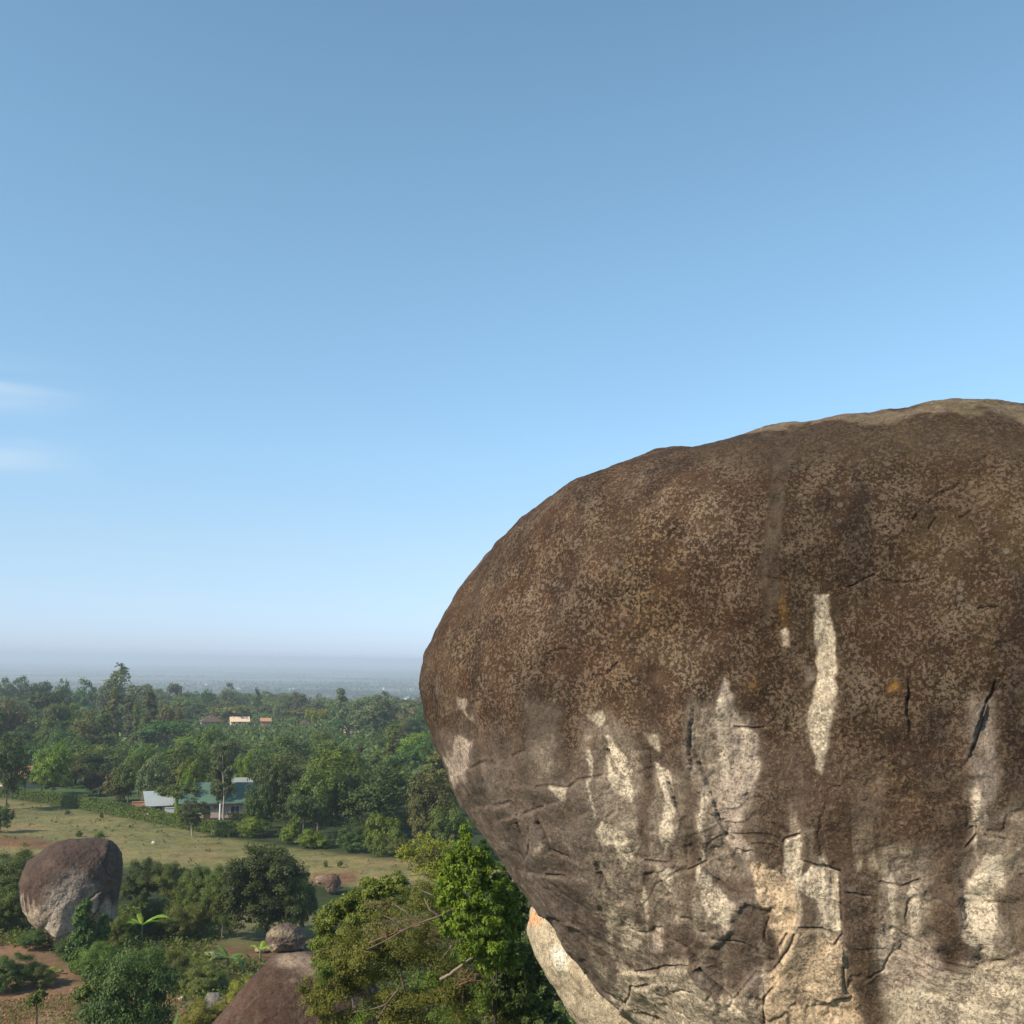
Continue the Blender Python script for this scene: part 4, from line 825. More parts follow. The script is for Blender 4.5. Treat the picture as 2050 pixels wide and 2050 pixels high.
while count < 255 and tries < 9000:
    tries += 1
    a_ = R(-27.5 + 33 * rng.random()); d_ = 172 + (850 - 172) * rng.random() ** 1.15
    x, y = d_ * math.sin(a_), d_ * math.cos(a_)
    shp = rng.choice(['round', 'round', 'umbrella', 'tall', 'round', 'bush' if d_ < 350 else 'round']); h = {'round': 8.5, 'umbrella': 8.5, 'tall': 11.0, 'bush': 4.5}[shp] * (0.75 + 0.5 * rng.random()); w = {'round': 12.0, 'umbrella': 13, 'tall': 8, 'bush': 8}[shp] * (0.8 + 0.5 * rng.random())
    if d_ > 480: w *= 1.45; h *= 1.1
    if any((x - q[0]) ** 2 + (y - q[1]) ** 2 < (0.55 * (q[2] + w / 2)) ** 2 for q in placed): continue
    g = float(ground(x, y)); PX, PY = project(np.array([[x, y, g], [x, y, g + h]])); wp = w / UN / d_ / 2
    if PY[1] < 1372 + 0.02 * PX[0]: continue
    if PY[0] > np.interp(PX[0], [0, 300, 600, 900], [1560, 1590, 1640, 1680]): continue
    if any(PX[0] + wp > a1 and PX[0] - wp < a2 and PY[1] < b2 and PY[0] > b1 and d_ < dd_ for a1, a2, b1, b2, dd_ in PROT): continue
    c_ = rng.choice(['dark', 'deep', 'deep', 'mid', 'mid', 'olive', 'grey', 'bright', 'rust'], p=[.13, .14, .12, .16, .1, .14, .07, .10, .04])
    lk = min(LAND, key=lambda q: (q[0] - PX[0]) ** 2 + 2 * (q[1] - PY[1]) ** 2); dx = PX[0] - lk[0]; dy = (PY[0] + PY[1]) / 2 - lk[1]
    rel = ('left of ' if dx < 0 else 'right of ') if abs(dx) > 1.2 * abs(dy) else ('beyond ' if dy < 0 else 'in front of ')
    dep = 'nearby' if d_ < 300 else ('midway' if d_ < 520 else 'far back')
    sz = 'large' if w > 11.5 else ('middling' if w > 8.5 else 'small')
    tree_at(x, y, w, h, shp, c_, mk_label(sz, c_, shp, dep, rel, lk[2]), 1 if d_ < 380 else 0, 'bush' if shp == 'bush' else 'tree', 'trees of the wood beyond the pasture')
    placed.append((x, y, w / 2)); count += 1
print('forest trees', count, 'protos', len(_proto))

# --- undergrowth and ground cover nobody could count -----------------------------------
def scatter(n, xf, sizes, mat, name, h, seed, asp=0.6, up=0.9, per=6, spread=0.8):
    """xf(r, n) -> (x, y) footing points; a tuft of `per` leaves at each"""
    r = np.random.default_rng(seed); x, y = xf(r, n); z = ground(x, y); b = np.repeat(np.stack([x, y, z], 1), per, 0); m = len(b)
    sp = np.repeat((sizes[0] + (sizes[1] - sizes[0]) * r.random(len(x)))[:, None], per, 0)
    hh = np.repeat((h * (0.35 + 0.65 * r.random(len(x))))[:, None], per, 0)
    e = r.standard_normal((m, 3)) * np.array([1, 1, 0]) * sp * spread; e[:, 2] = (hh[:, 0]) * r.random(m)
    D = r.standard_normal((m, 3)) * 0.8 + np.array([0, 0, up]); V, F = leaf_quads(b + e, D, 1.0, r, asp)
    # scale each leaf about its root
    V = V.reshape(m, 4, 3); V = V[:, :1] + (V - V[:, :1]) * sp[:, None] * 0.9
    T = np.clip(np.repeat(r.random(len(x)), per) * 0.6 + 0.4 * r.random(m), 0, 1)
    return link(name, mesh_np(name, V.reshape(-1, 3), F, mat, False, face_attr={'tint': T}))
def px_ok(x, y, test):
    g = ground(x, y); X, Y = project(np.stack([x, y, g], 1)); return test(X, Y)
def wedge(r0, r1, a0, a1, test, pw=0.5):
    def f(r, n):
        k = n * 6; d = r0 + (r1 - r0) * r.random(k) ** pw; a = np.radians(a0 + (a1 - a0) * r.random(k)); x, y = d * np.sin(a), d * np.cos(a); ok = px_ok(x, y, lambda X, Y: test(X, Y, d)); return x[ok][:n], y[ok][:n]
    return f
clear = lambda X, Y: (inpoly(X, Y, [(-300, 1552), (20, 1557), (300, 1568), (520, 1600), (520, 1690), (200, 1640), (-300, 1600)]) > 0)
hclear = lambda X, Y: ((X > 400) & (X < 550) & (Y > 1447) & (Y < 1464)) | ((X > 685) & (X < 718) & (Y > 1464) & (Y < 1480)) | ((X > 30) & (X < 90) & (Y > 1520) & (Y < 1545))
wood = lambda X, Y, d: ~hclear(X, Y) & (Y < np.interp(X, [0, 300, 600, 900, 1100], [1560, 1600, 1685, 1715, 1725])) & ~clear(X, Y)
tag(scatter(16000, wedge(168, 900, -30, 6, wood, 0.7), (0.8, 1.7), LEAF['mid'], 'undergrowth', 4.2, 301), kind='stuff')
tag(scatter(9000, wedge(168, 900, -30, 6, wood, 0.7), (0.9, 1.9), LEAF['dark'], 'undergrowth', 5.0, 302), kind='stuff')
past = lambda X, Y, d: inpoly(X, Y, PASTURE) > 2
tag(scatter(5200, wedge(95, 230, -30, 4, past, 0.6), (0.05, 0.16), LEAF['olive'], 'pasture_grass', 0.12, 303, per=4), kind='stuff')
tag(scatter(2600, wedge(95, 230, -30, 4, past, 0.6), (0.05, 0.14), LEAF['dry'], 'dry_pasture_grass', 0.1, 304, per=4), kind='stuff')
tag(scatter(240, wedge(95, 230, -30, 4, past, 0.6), (0.15, 0.42), LEAF['dark'], 'pasture_weeds', 0.35, 310, per=10), kind='stuff')
soilpoly = [(-400, 1895), (90, 1895), (130, 1925), (215, 1965), (280, 1950), (360, 2000), (420, 2100), (-400, 2150)]
nearf = lambda X, Y, d: (Y > np.interp(X, [0, 230, 400, 650, 800], [1700, 1745, 1760, 1790, 1790])) & (inpoly(X, Y, soilpoly) < 0) & (inpoly(X, Y, [(470, 1800), (680, 1800), (690, 1905), (600, 1930), (420, 1925), (425, 1885), (470, 1880)]) < 0)
tag(scatter(7000, wedge(44, 112, -29, 4, nearf, 0.6), (0.12, 0.32), LEAF['mid'], 'weeds', 0.7, 305, per=8), kind='stuff')
tag(scatter(5000, wedge(44, 112, -29, 4, nearf, 0.6), (0.12, 0.30), LEAF['twig'], 'weeds', 0.6, 306, per=8), kind='stuff')
tag(scatter(2500, wedge(44, 112, -29, 4, nearf, 0.6), (0.10, 0.25), LEAF['dry'], 'dry_weeds', 0.4, 307, per=7), kind='stuff')
soilf = lambda X, Y, d: inpoly(X, Y, soilpoly) > 0
tag(scatter(1500, wedge(44, 84, -29, -12, soilf, 0.6), (0.08, 0.24), LEAF['twig'], 'field_weeds', 0.35, 308, per=6), kind='stuff')
tag(scatter(3200, wedge(44, 84, -29, -12, soilf, 0.6), (0.06, 0.17), LEAF['dry'], 'dry_stalks', 0.25, 309, per=5), kind='stuff')
SOILM = plain_mat('clod', (0.34, 0.17, 0.09), (0.20, 0.10, 0.055), 0.95)
def clods():
    r = np.random.default_rng(5); x, y = wedge(44, 84, -29, -12, soilf, 0.6)(r, 2600); z = ground(x, y); s_ = 0.05 + 0.14 * r.random(len(x)) ** 2
    O = np.array([(1, 0, 0), (0, 1, 0), (-1, 0, 0), (0, -1, 0), (0, 0, .8)], float); V = np.stack([x, y, z], 1)[:, None] + O[None] * s_[:, None, None] * (0.6 + 0.8 * r.random((len(x), 5, 1))); F = np.array([(0, 1, 4), (1, 2, 4), (2, 3, 4), (3, 0, 4)])
    return tag(link('soil_clods', mesh_np('soil_clods', V.reshape(-1, 3), (F[None] + 5 * np.arange(len(x))[:, None, None]).reshape(-1, 3), SOILM)), kind='stuff')
clods()
# far woods and hedgerows on the plain
def farplain(r, n):
    k = n * 14; d = np.exp(math.log(900) + (math.log(9000) - math.log(900)) * r.random(k)); a = np.radians(-31 + 42 * r.random(k)); x, y = d * np.sin(a), d * np.cos(a)
    P = np.stack([x, y, 0 * x], 1); m = (fbm(P * np.array([1, 1.8, 1]), 0.003, 3, 401) > 0.02 + 0.12 * sstep(1500, 4000, d)); return x[m][:n], y[m][:n]
tag(scatter(9000, farplain, (5.0, 10.0), LEAF['dark'], 'distant_woods', 9.0, 311, per=7, spread=0.9), kind='stuff')

# ------------------------------------------------------------------ hedge along the pasture
def hedge(pts, w, h, name, colour, label, seed, n=9000, size=0.16):
    r = np.random.default_rng(seed); Q = np.array([gp(x, y)[:2] for x, y in pts]); L = np.concatenate([[0], np.cumsum(np.linalg.norm(np.diff(Q, axis=0), axis=1))]); s_ = r.random(n) * L[-1]
    x = np.interp(s_, L, Q[:, 0]); y = np.interp(s_, L, Q[:, 1]); t = np.stack([np.interp(s_ + .5, L, Q[:, 0]) - x + 1e-3, np.interp(s_ + .5, L, Q[:, 1]) - y], 1); t /= np.linalg.norm(t, axis=1, keepdims=True); nn = np.stack([-t[:, 1], t[:, 0]], 1)
    u = r.random(n) * 2 - 1; hv = h * (0.86 + 0.22 * vnoise(np.stack([s_, 0 * s_, 0 * s_], 1), 0.55, seed)); side = r.random(n) < 0.55
    uu = np.where(side, np.sign(u) * (0.85 + 0.2 * r.random(n)), u); zz = np.where(side, r.random(n), 0.9 + 0.14 * r.random(n)) * hv
    gap = vnoise(np.stack([s_, 0 * s_, 0 * s_], 1), 0.35, seed + 2) < 0.62
    P = np.stack([x + nn[:, 0] * uu * w / 2, y + nn[:, 1] * uu * w / 2, ground(x, y) + zz], 1)[gap]; nn = nn[gap]; uu = uu[gap]; sd = side[gap]
    D = np.where(sd[:, None], np.stack([nn[:, 0] * np.sign(uu), nn[:, 1] * np.sign(uu), 0.3 + 0 * uu], 1), np.array([0, 0, 1.0])) + 0.7 * r.standard_normal((len(P), 3))
    V, F = leaf_quads(P, D, size, r, 0.6); o = link(name, mesh_np(name, V, F, LEAF[colour], face_attr={'tint': np.clip(r.random(len(P)) * 0.8 + 0.2 * vnoise(P, 0.8, 4), 0, 1)})); return tag(o, label, 'hedge')
hedge([(-60, 1590), (30, 1598), (95, 1607), (160, 1618), (230, 1632), (320, 1648), (400, 1664), (470, 1676)], 1.6, 1.9, 'hedge', 'mid', 'long clipped green hedge running down the upper edge of the pasture', 51, 30000, 0.24)
hedge([(455, 1642), (520, 1640), (560, 1642), (640, 1644)], 1.2, 1.0, 'low_hedge', 'dark', 'low clipped dark hedge in front of the green-roofed house', 52, 6000, 0.2)
hedge([(690, 1652), (760, 1655), (830, 1660), (900, 1668)], 1.6, 1.8, 'dark_hedge', 'dark', 'dark hedge in the shade under the broad domed tree', 53, 7000, 0.24)

# ------------------------------------------------------------------ houses
GREENR = sheet_mat('green_roof_sheet', (0.105, 0.180, 0.120), (0.080, 0.140, 0.095)); PALER = sheet_mat('sheen_roof_sheet', (0.33, 0.36, 0.30), (0.26, 0.25, 0.21)); WHITER = sheet_mat('white_roof_sheet', (0.48, 0.50, 0.48), (0.33, 0.35, 0.33)); BROWNR = sheet_mat('brown_roof_sheet', (0.150, 0.080, 0.055), (0.10, 0.055, 0.040))  # PALER: light reflected off the rear roof plane, painted in as pale colour
PINKW = plain_mat('pinkish_plaster', (0.46, 0.35, 0.28), (0.38, 0.29, 0.23), 0.9, 0.8); CREAM = plain_mat('cream_plaster', (0.78, 0.70, 0.45), (0.66, 0.58, 0.36), 0.85, 1.2); WHITE = plain_mat('white_paint', (0.80, 0.80, 0.78), (0.66, 0.66, 0.64), 0.6); BRICK = plain_mat('orange_brick', (0.56, 0.27, 0.15), (0.42, 0.20, 0.12), 0.95, 2.0)
REDW = plain_mat('red_plaster', (0.50, 0.20, 0.14), (0.42, 0.17, 0.12), 0.9, 0.6); GLASS = plain_mat('dark_window', (0.05, 0.055, 0.065), None, 0.25, spec=0.5); DARKW = plain_mat('dark_wood', (0.08, 0.055, 0.04), None, 0.8); TILE = plain_mat('orange_roof', (0.52, 0.25, 0.13), (0.40, 0.19, 0.10), 0.9, 1.0)
def gable(mb, x0, x1, y0, y1, ze, zr, ov=0.5, th=0.08, hip=0.0):
    ym = (y0 + y1) / 2; X0, X1, Y0, Y1 = x0 - ov, x1 + ov, y0 - ov, y1 + ov; k = (zr - ze) / (ym - y0); zb = ze - ov * k; hx = hip * (ym - Y0)
    for dz in (0.0,):
        V = [(X0, Y0, zb), (X1, Y0, zb), (X1 - hx, ym, zr), (X0 + hx, ym, zr), (X0, Y1, zb), (X1, Y1, zb)]; Vt = [(a, b, c + th) for a, b, c in V]; A_ = V + Vt
        mb.poly(A_, [(6, 7, 8, 9), (11, 10, 9, 8), (1, 0, 3, 2), (4, 5, 2, 3), (0, 1, 7, 6), (5, 4, 10, 11)])
        mb.poly(A_, [(0, 6, 10, 4), (7, 1, 5, 11)] if not hip else [(6, 9, 10), (7, 11, 8), (0, 4, 3), (1, 2, 5), (0, 6, 10, 4), (7, 1, 5, 11)])
def house(X, Yb, rz, w, dp, hw, rise, wall, roof, name, label, cat, wins=(), door=None, hip=0.0, ov=0.5, dist=None, extra=None, ridge=True):
    """a house standing on the ground, its front centre seen at X, Yb; rz turns it"""
    q = gp(X, Yb) if dist is None else pt(X, Yb, dist); g = float(ground(q[0], q[1])); yaw = -math.atan2(q[0], q[1]) + rz
    o = empty(name, (q[0], q[1], g), yaw, label, cat)
    mb = MB(); t = 0.2; x0, x1, y0, y1 = -w / 2, w / 2, 0.0, dp
    mb.box(x0, x1, y0, y0 + t, -1.2, hw); mb.box(x0, x1, y1 - t, y1, -1.2, hw); mb.box(x0, x0 + t, y0 + t, y1 - t, -1.2, hw); mb.box(x1 - t, x1, y0 + t, y1 - t, -1.2, hw)
    if not hip:
        for xx in (x0 + 0.02, x1 - 0.02): mb.poly([(xx, y0, hw), (xx, y1, hw), (xx, (y0 + y1) / 2, hw + rise - 0.03)], [(0, 1, 2)])
    mb.build('wall', wall, o); rb_ = MB(); gable(rb_, x0, x1, y0, y1, hw, hw + rise, ov, hip=hip); rb_.build('roof', roof, o)
    for wx_, wz, ww, wh in wins:
        f_ = MB(); f_.box(wx_ - ww / 2 - .06, wx_ + ww / 2 + .06, -0.06, -0.003, wz - .06, wz + wh + .06); f_ = f_.build('window', WHITE if wall is not CREAM else DARKW, o)
        p_ = MB(); p_.box(wx_ - ww / 2, wx_ - 0.03, -0.075, -0.062, wz, wz + wh); p_.box(wx_ + 0.03, wx_ + ww / 2, -0.075, -0.062, wz, wz + wh); p_.build('pane', GLASS, f_)
    if door: d_ = MB(); d_.box(door - 0.45, door + 0.45, -0.05, -0.004, -0.2, 2.05); d_.build('door', DARKW, o)
    if extra: extra(o)
    return o
def green_extra(o):
    c = MB(); c.tube([(-0.55, -0.9, -0.3), (-0.55, -0.9, 2.5)], 0.13, 8); c.build('column', WHITE, o)
    c = MB(); c.tube([(5.4, -0.9, -0.3), (5.4, -0.9, 2.5)], 0.10, 8); c.build('column', WHITE, o)
    c = MB(); c.box(-6.8, 6.8, -0.62, -0.56, 2.28, 2.48); c.build('fascia', DARKW, o)
    c = MB(); c.box(-6.4, 6.4, -0.12, -0.008, -0.2, 0.28); c.build('plinth', DARKW, o)
house(448, 1641, R(-4), 12.6, 7.0, 2.6, 2.5, PINKW, GREENR, 'green_roofed_house', 'low pinkish house with a green sheet roof behind the hedge', 'house', wins=((1.6, 1.0, 1.3, 1.0), (4.2, 1.0, 1.3, 1.0), (-4.6, 1.0, 1.2, 1.0)), door=-2.6, extra=green_extra)
house(462, 1636.5, R(-4), 9.0, 6.0, 3.5, 2.1, PINKW, PALER, 'pale_roofed_house', 'higher house with a pale roof standing right behind the green roof', 'house', wins=((0.5, 1.2, 1.2, 1.0),), hip=0.7)
house(334, 1633, R(10), 5.4, 4.6, 2.0, 1.5, CREAM, WHITER, 'white_roofed_shed', 'low shed with a white sheet roof half hidden by a leafy tree', 'shed', wins=((-1.3, 0.9, 0.9, 0.7),), door=1.2, ov=0.7)
# garden wall and pale panel before the shed
def wall_block(X0, X1, Yt, dist, th, hh, mat, nm, lab, cat, cap=None):
    a = pt(X0, Yt, dist); b = pt(X1, Yt, dist); L = np.linalg.norm(b[:2] - a[:2]); o = empty(nm, (a[0], a[1], a[2] - hh), math.atan2(b[1] - a[1], b[0] - a[0]), lab, cat)
    m_ = MB(); m_.box(0, L, 0, th, -1.0, hh - 0.10); m_.build('wall', mat, o)
    c_ = MB(); k = max(int(L / 1.4), 2)
    for q in range(k): c_ = MB(); c_.box(L * q / k + .01, L * (q + 1) / k - .01, -0.06, th + .06, hh - 0.097, hh + (0.03 if q % 2 else 0.0)); c_.build('coping', cap or mat, o)
    return o
wall_block(264, 318, 1605, gdist(290, 1632), 0.25, 1.9, BRICK, 'brick_wall', 'sunlit orange brick wall left of the white-roofed shed, behind the hedge', 'wall')
wall_block(330, 356, 1617, gdist(340, 1636), 0.12, 1.3, WHITE, 'white_board', 'bright white panel just above the hedge in front of the shed', 'panel')
wall_block(390, 399, 1606, gdist(395, 1638), 0.2, 2.4, CREAM, 'cream_pillar', 'sunlit cream wall end between the shed and the green-roofed house', 'wall')
def chimney_on(x, y, z):
    def f(o): c = MB(); c.box(x - .3, x + .3, y - .3, y + .3, z, z + 1.0); c.build('chimney', BRICK, o)
    return f
house(425, 1450, R(8), 9.0, 6, 1.9, 1.7, PINKW, BROWNR, 'brown_roofed_house', 'far house with a broad brown roof among the trees', 'house', wins=((-3, .7, 1.0, .8), (2, .7, 1.0, .8)), dist=500, hip=0.8, extra=chimney_on(1, 3, 2.9))
house(480, 1452, R(6), 7.6, 5, 1.9, 1.7, plain_mat('light_plaster', (0.80, 0.58, 0.38), (0.72, 0.52, 0.34), 0.9, 0.5), plain_mat('cream_orange_roof', (0.85, 0.60, 0.38), (0.75, 0.50, 0.31), 0.8, 0.5), 'cream_house', 'long far house with a bright cream-orange roof', 'house', wins=((-2.5, .7, 0.9, .8), (0, .7, 0.9, .8), (2.5, .7, 0.9, .8)), dist=500)
house(531, 1462, R(0), 3.8, 4, 2.9, 1.0, REDW, TILE, 'red_house', 'small tall far house with a red wall', 'house', wins=((0.9, 1.2, 0.7, 0.9),), dist=480)
house(608, 1456, R(-10), 6.0, 5, 1.8, 1.5, PINKW, BROWNR, 'brown_roofed_house', 'far brown-roofed house half hidden left of the yellow-green tree', 'house', dist=480, hip=0.8, wins=((1.5, .7, .8, .8),))
house(702, 1470, R(10), 4.2, 4, 2.5, 1.1, plain_mat('orange_plaster', (0.74, 0.42, 0.27), (0.64, 0.36, 0.23), 0.9, 0.5), TILE, 'orange_house', 'small far house with orange-pink walls, the rightmost of the far houses', 'house', dist=440, wins=((1.0, 1.1, .8, .9),), door=-0.9)
house(61, 1525, R(10), 9, 6, 2.2, 1.6, PINKW, TILE, 'orange_roofed_house', 'low orange-roofed hut glimpsed behind the lawn trees at the left', 'house', dist=235, hip=0.6)
# tiny bright buildings far out on the plain
fl = [(216, 1329, 3400), (480, 1348, 3000), (770, 1354, 3300), (825, 1356, 3200), (800, 1375, 2200), (815, 1374, 2250), (415, 1336, 3600), (290, 1352, 2600), (585, 1346, 3100), (690, 1380, 2000), (62, 1340, 3100), (388, 1356, 2300)]
fh = MB(); fh.box(-8, 8, -5, 5, -3, 4); gable(fh, -8, 8, -5, 5, 4, 6.5, 1.0)
fhm = fh.mesh('distant_house', plain_mat('dusty_white', (0.55, 0.52, 0.47)))
FW = ['leftmost but one', 'below the skyline, centre', 'right, near the huge boulder', 'rightmost, near the huge boulder', 'low right, left of a pair', 'low right, right of a pair', 'above the wood, centre', 'above the wood, left', 'right of centre', 'just above the big round crown', 'leftmost', 'left of centre, low']
for (X, Y, d_), w_ in zip(fl, FW):
    q = pt(X, Y, d_); o = link('distant_house', fhm, loc=(q[0], q[1], float(ground(q[0], q[1])) + 2)); o.rotation_euler[2] = random.random() * 3; o.scale = (0.75, 0.75, 0.9); tag(o, f'tiny white building far out on the hazy plain, {w_}', 'building', 'tiny buildings on the hazy plain')

# slender tree at the house front and V-forked tree by the hedge
def custom_tree(X, Yb, name, label, lobes, n, size, colour, trunks, bark, dist=None, cat='tree', seed=1, clump=0.3, updir=0.4, droop=0.0, aspect=0.6, fill=0.4):
    """lobes: (X, Y, ddepth, r) in picture units around the foot; trunks: list of (points, r0, r1) likewise"""
    if dist is None: q = gp(X, Yb); dist = math.hypot(q[0], q[1])
    else: q = pt(X, Yb, dist); q[2] = float(ground(q[0], q[1]))
    o = empty(name, tuple(q), 0, label, cat); fw = q[:2] / np.linalg.norm(q[:2])
    def loc(x, y, dd): p = pt(x, y, dist); p[:2] += fw * dd; return p - q
    L = [(*loc(x, y, dd), r_ * UN * dist, r_ * UN * dist, rz_ * UN * dist) for x, y, dd, r_, rz_ in [(l if len(l) == 5 else (*l, l[3])) for l in lobes]]
    if L: link('crown', crown_mesh('crown', L, n, size, seed, LEAF[colour], clump=clump, updir=updir, droop=droop, aspect=aspect, fill=fill), o)
    if trunks:
        mb = MB(); r = np.random.default_rng(seed)
        for pts_, r0, r1 in trunks:
            P = np.array([loc(*(p if len(p) == 3 else (*p, 0))) for p in pts_]); k = max(len(P) * 3, 6); tt = np.linspace(0, len(P) - 1, k); Q = np.stack([np.interp(tt, range(len(P)), P[:, a]) for a in range(3)], 1); Q[1:-1] += r.standard_normal((k - 2, 3)) * r0 * 0.14
            mb.tube(Q, np.linspace(r0, r1, k), 6)
        mb.build('trunk', bark, o, True)
    return o
custom_tree(447, 1646, 'slender_tree', 'slender tree with a bare trunk standing before the green-roofed house', [(447, 1500, 0, 22, 20), (436, 1530, 0, 14, 14), (460, 1545, 0, 14, 12), (440, 1572, 0, 14, 9), (462, 1580, 0, 12, 8)], 5200, 0.26, 'grey', [([(447, 1645), (448, 1600), (447, 1560), (446, 1510)], 0.16, 0.06)], PALE, seed=61)
custom_tree(385, 1679, 'forked_tree', 'small tree with a pale V-shaped fork in front of the hedge, casting a long shadow', [(385, 1618, 0, 26, 16), (370, 1632, 0, 16, 12), (400, 1628, 0, 18, 14), (384, 1645, 1, 18, 12)], 5000, 0.2, 'dark', [([(385, 1674), (383, 1652), (374, 1640)], 0.13, 0.06), ([(383, 1652), (393, 1632)], 0.10, 0.05)], PALE, seed=62)
custom_tree(375, 1620, 'leafy_tree', 'leafy dark green tree overhanging the right half of the white shed roof', [(372, 1583, 0, 28, 14), (350, 1588, 0, 22, 9), (392, 1596, 0, 20, 14), (330, 1584, 1, 22, 8)], 6500, 0.26, 'mid', [([(380, 1630), (376, 1600)], 0.15, 0.08)], BARK, dist=gdist(375, 1638), seed=63)

# ------------------------------------------------------------------ banana plants and young palms: every leaf is a part
BAN = leaf_mat((0.10, 0.19, 0.03), (0.15, 0.27, 0.04), (0.24, 0.38, 0.06), 'banana_leaf', 0.4, 0.1); BAND_ = leaf_mat((0.035, 0.09, 0.03), (0.055, 0.13, 0.04), (0.09, 0.19, 0.06), 'dark_banana_leaf', 0.3, 0.1)
def big_leaf(L, W, droop, mat, r):
    """arched blade with midrib, folded along its length; local: grows along +X"""
    n = 9; t = np.linspace(0, 1, n); x = L * np.sin(t * 1.35) / np.sin(1.35) * (1 - 0.12 * t); z = L * (0.55 * t - droop * t * t * 1.1)
    w = W * np.sin(np.clip(t * 0.96 + 0.05, 0, 1) * np.pi) ** 0.55; V = []
    for i_ in range(n):
        j_ = 1 + 0.12 * r.standard_normal(); V += [(x[i_], -w[i_] / 2 * j_, z[i_] - 0.18 * w[i_]), (x[i_], -w[i_] / 4, z[i_] + 0.02 * w[i_]), (x[i_], 0, z[i_]), (x[i_], w[i_] / 4, z[i_] + 0.02 * w[i_]), (x[i_], w[i_] / 2, z[i_] - 0.18 * w[i_] * j_)]
    F = [(i_ * 5 + j_, (i_ + 1) * 5 + j_, (i_ + 1) * 5 + j_ + 1, i_ * 5 + j_ + 1) for i_ in range(n - 1) for j_ in range(4)]
    return mesh_np('leaf', np.array(V), np.array(F), mat, True, face_attr={'tint': r.random(len(F))})
def banana(X, Yb, H, leaves, mat, label, seed, dist=None, name='banana_plant'):
    q = gp(X, Yb) if dist is None else pt(X, Yb, dist)
    if dist is not None: q[2] = max(float(ground(q[0], q[1])), q[2] - 6)
    o = empty(name, tuple(q), 0, label, 'banana plant'); r = np.random.default_rng(seed)
    m_ = MB(); m_.tube([(0, 0, -0.3), (0.02, 0, H * 0.5), (0, 0.02, H)], [0.13, 0.10, 0.06], 8); m_.build('stem', plain_mat('banana_stem', (0.20, 0.22, 0.09), (0.12, 0.10, 0.05), 0.7), o, True)
    for az, L, W, dr, tilt in leaves:
        l_ = link('leaf', big_leaf(L, W, dr, mat, r), o, (0, 0, H * 0.93)); l_.rotation_euler = (0, -tilt, az)
    return o
banana(282, 1893, 1.7, [(0.1, 2.7, .62, .75, .35), (0.6, 2.2, .5, 1.0, .1), (2.8, 2.6, .5, .8, .2), (2.2, 1.9, .5, .5, .5), (-2.2, 1.6, .4, .9, .2), (3.6, 2.4, .45, .9, .15)], BAN, 'banana plant with two arching yellow-green leaves behind the low domed tree', 1)
banana(455, 1952, 1.3, [(0.2, 1.9, .45, .9, .2), (2.9, 2.3, .5, .8, .2), (2.4, 2.0, .4, .7, .4), (-0.5, 1.6, .4, 1.0, .1), (3.6, 2.0, .42, 1.0, .1)], BAND_, 'banana plant with dark drooping leaves left of the big slab', 2)
banana(520, 1925, 0.9, [(0.3, 1.1, .35, .8, .3), (2.6, 1.2, .35, .8, .3), (1.4, 1.0, .3, .5, .6)], BAN, 'small yellow-green banana shoot next to the red path', 3)
banana(212, 2075, 1.6, [(0.5, 2.4, .45, .2, .75), (2.0, 2.6, .55, .2, .9), (2.5, 2.2, .5, .5, .5), (1.0, 2.0, .45, .4, .8), (-1.5, 1.6, .5, .9, .2)], BAND_, 'banana plant with upright blue-green leaves cut by the bottom edge', 4, dist=57.5)
banana(290, 2085, 1.5, [(0.75, 3.4, .34, .1, .62), (2.6, 1.6, .4, .8, .3), (0.2, 1.5, .4, .8, .3)], BAND_, 'banana plant with one long slanting leaf at the bottom edge', 5, dist=56.5)
banana(95, 1952, 0.25, [(0.1, 1.3, .3, .6, .05), (3.0, 1.2, .28, .6, .05), (1.2, .9, .28, .6, .2)], BAN, 'low green sprouting plant lying on the red soil', 6)

# ------------------------------------------------------------------ thickets in front of the viewer, left of the huge boulder
def lowest(b): return max(b[0], key=lambda p: p[1])
def near_plant(name, label, lobes, n, size, colour, branches, bark, dist, seed, foot, cat='bush', **k):
    br = [([(foot[0], foot[1], 1.5), (foot[0] * .4 + lowest(b)[0] * .6, lowest(b)[1] + 60, 1.6), (*lowest(b)[:2], (lowest(b)[2] if len(lowest(b)) > 2 else 0))], 0.035, 0.03) for b in branches[:2]] if n and name != 'dry_shrub' else []
    return custom_tree(foot[0], foot[1], name, label, lobes, n, size, colour, br + [(b, r0, r1) for b, r0, r1 in branches], bark, dist=dist, cat=cat, seed=seed, **k)
near_plant('climbing_vine', 'bright green leafy climber hanging beside the lower left edge of the huge boulder',
    [(935, 1668, 0, 15, 26), (925, 1700, 0, 20, 22), (958, 1712, 0.1, 30, 26), (905, 1718, 0, 18, 20), (935, 1745, 0, 34, 30), (980, 1755, .2, 34, 34), (912, 1775, .2, 28, 26), (955, 1800, 0, 40, 34), (1000, 1800, .3, 30, 40), (930, 1835, .1, 30, 26), (975, 1850, .1, 36, 34), (1010, 1855, .4, 28, 36), (950, 1880, .1, 34, 24), (990, 1895, .1, 36, 26), (915, 1810, .3, 20, 24), (1022, 1830, .5, 24, 36), (892, 1765, .4, 20, 26), (884, 1800, .5, 20, 26), (900, 1735, .3, 18, 20), (905, 1860, .4, 28, 30), (940, 1915, .5, 30, 26), (985, 1935, .6, 40, 34), (1015, 1920, .7, 34, 40)], 32000, 0.078, 'vine', [([(985, 1890, 1.0), (975, 1850, 1.0), (950, 1720, .7)], 0.03, 0.012), ([(1000, 1890, 1.1), (1010, 1850, 1.0), (1005, 1760, .8)], 0.03, 0.012)], DARKB, 24, 71, (990, 2100), clump=0.26, droop=1.1, updir=0.1, aspect=0.45, fill=0.2)
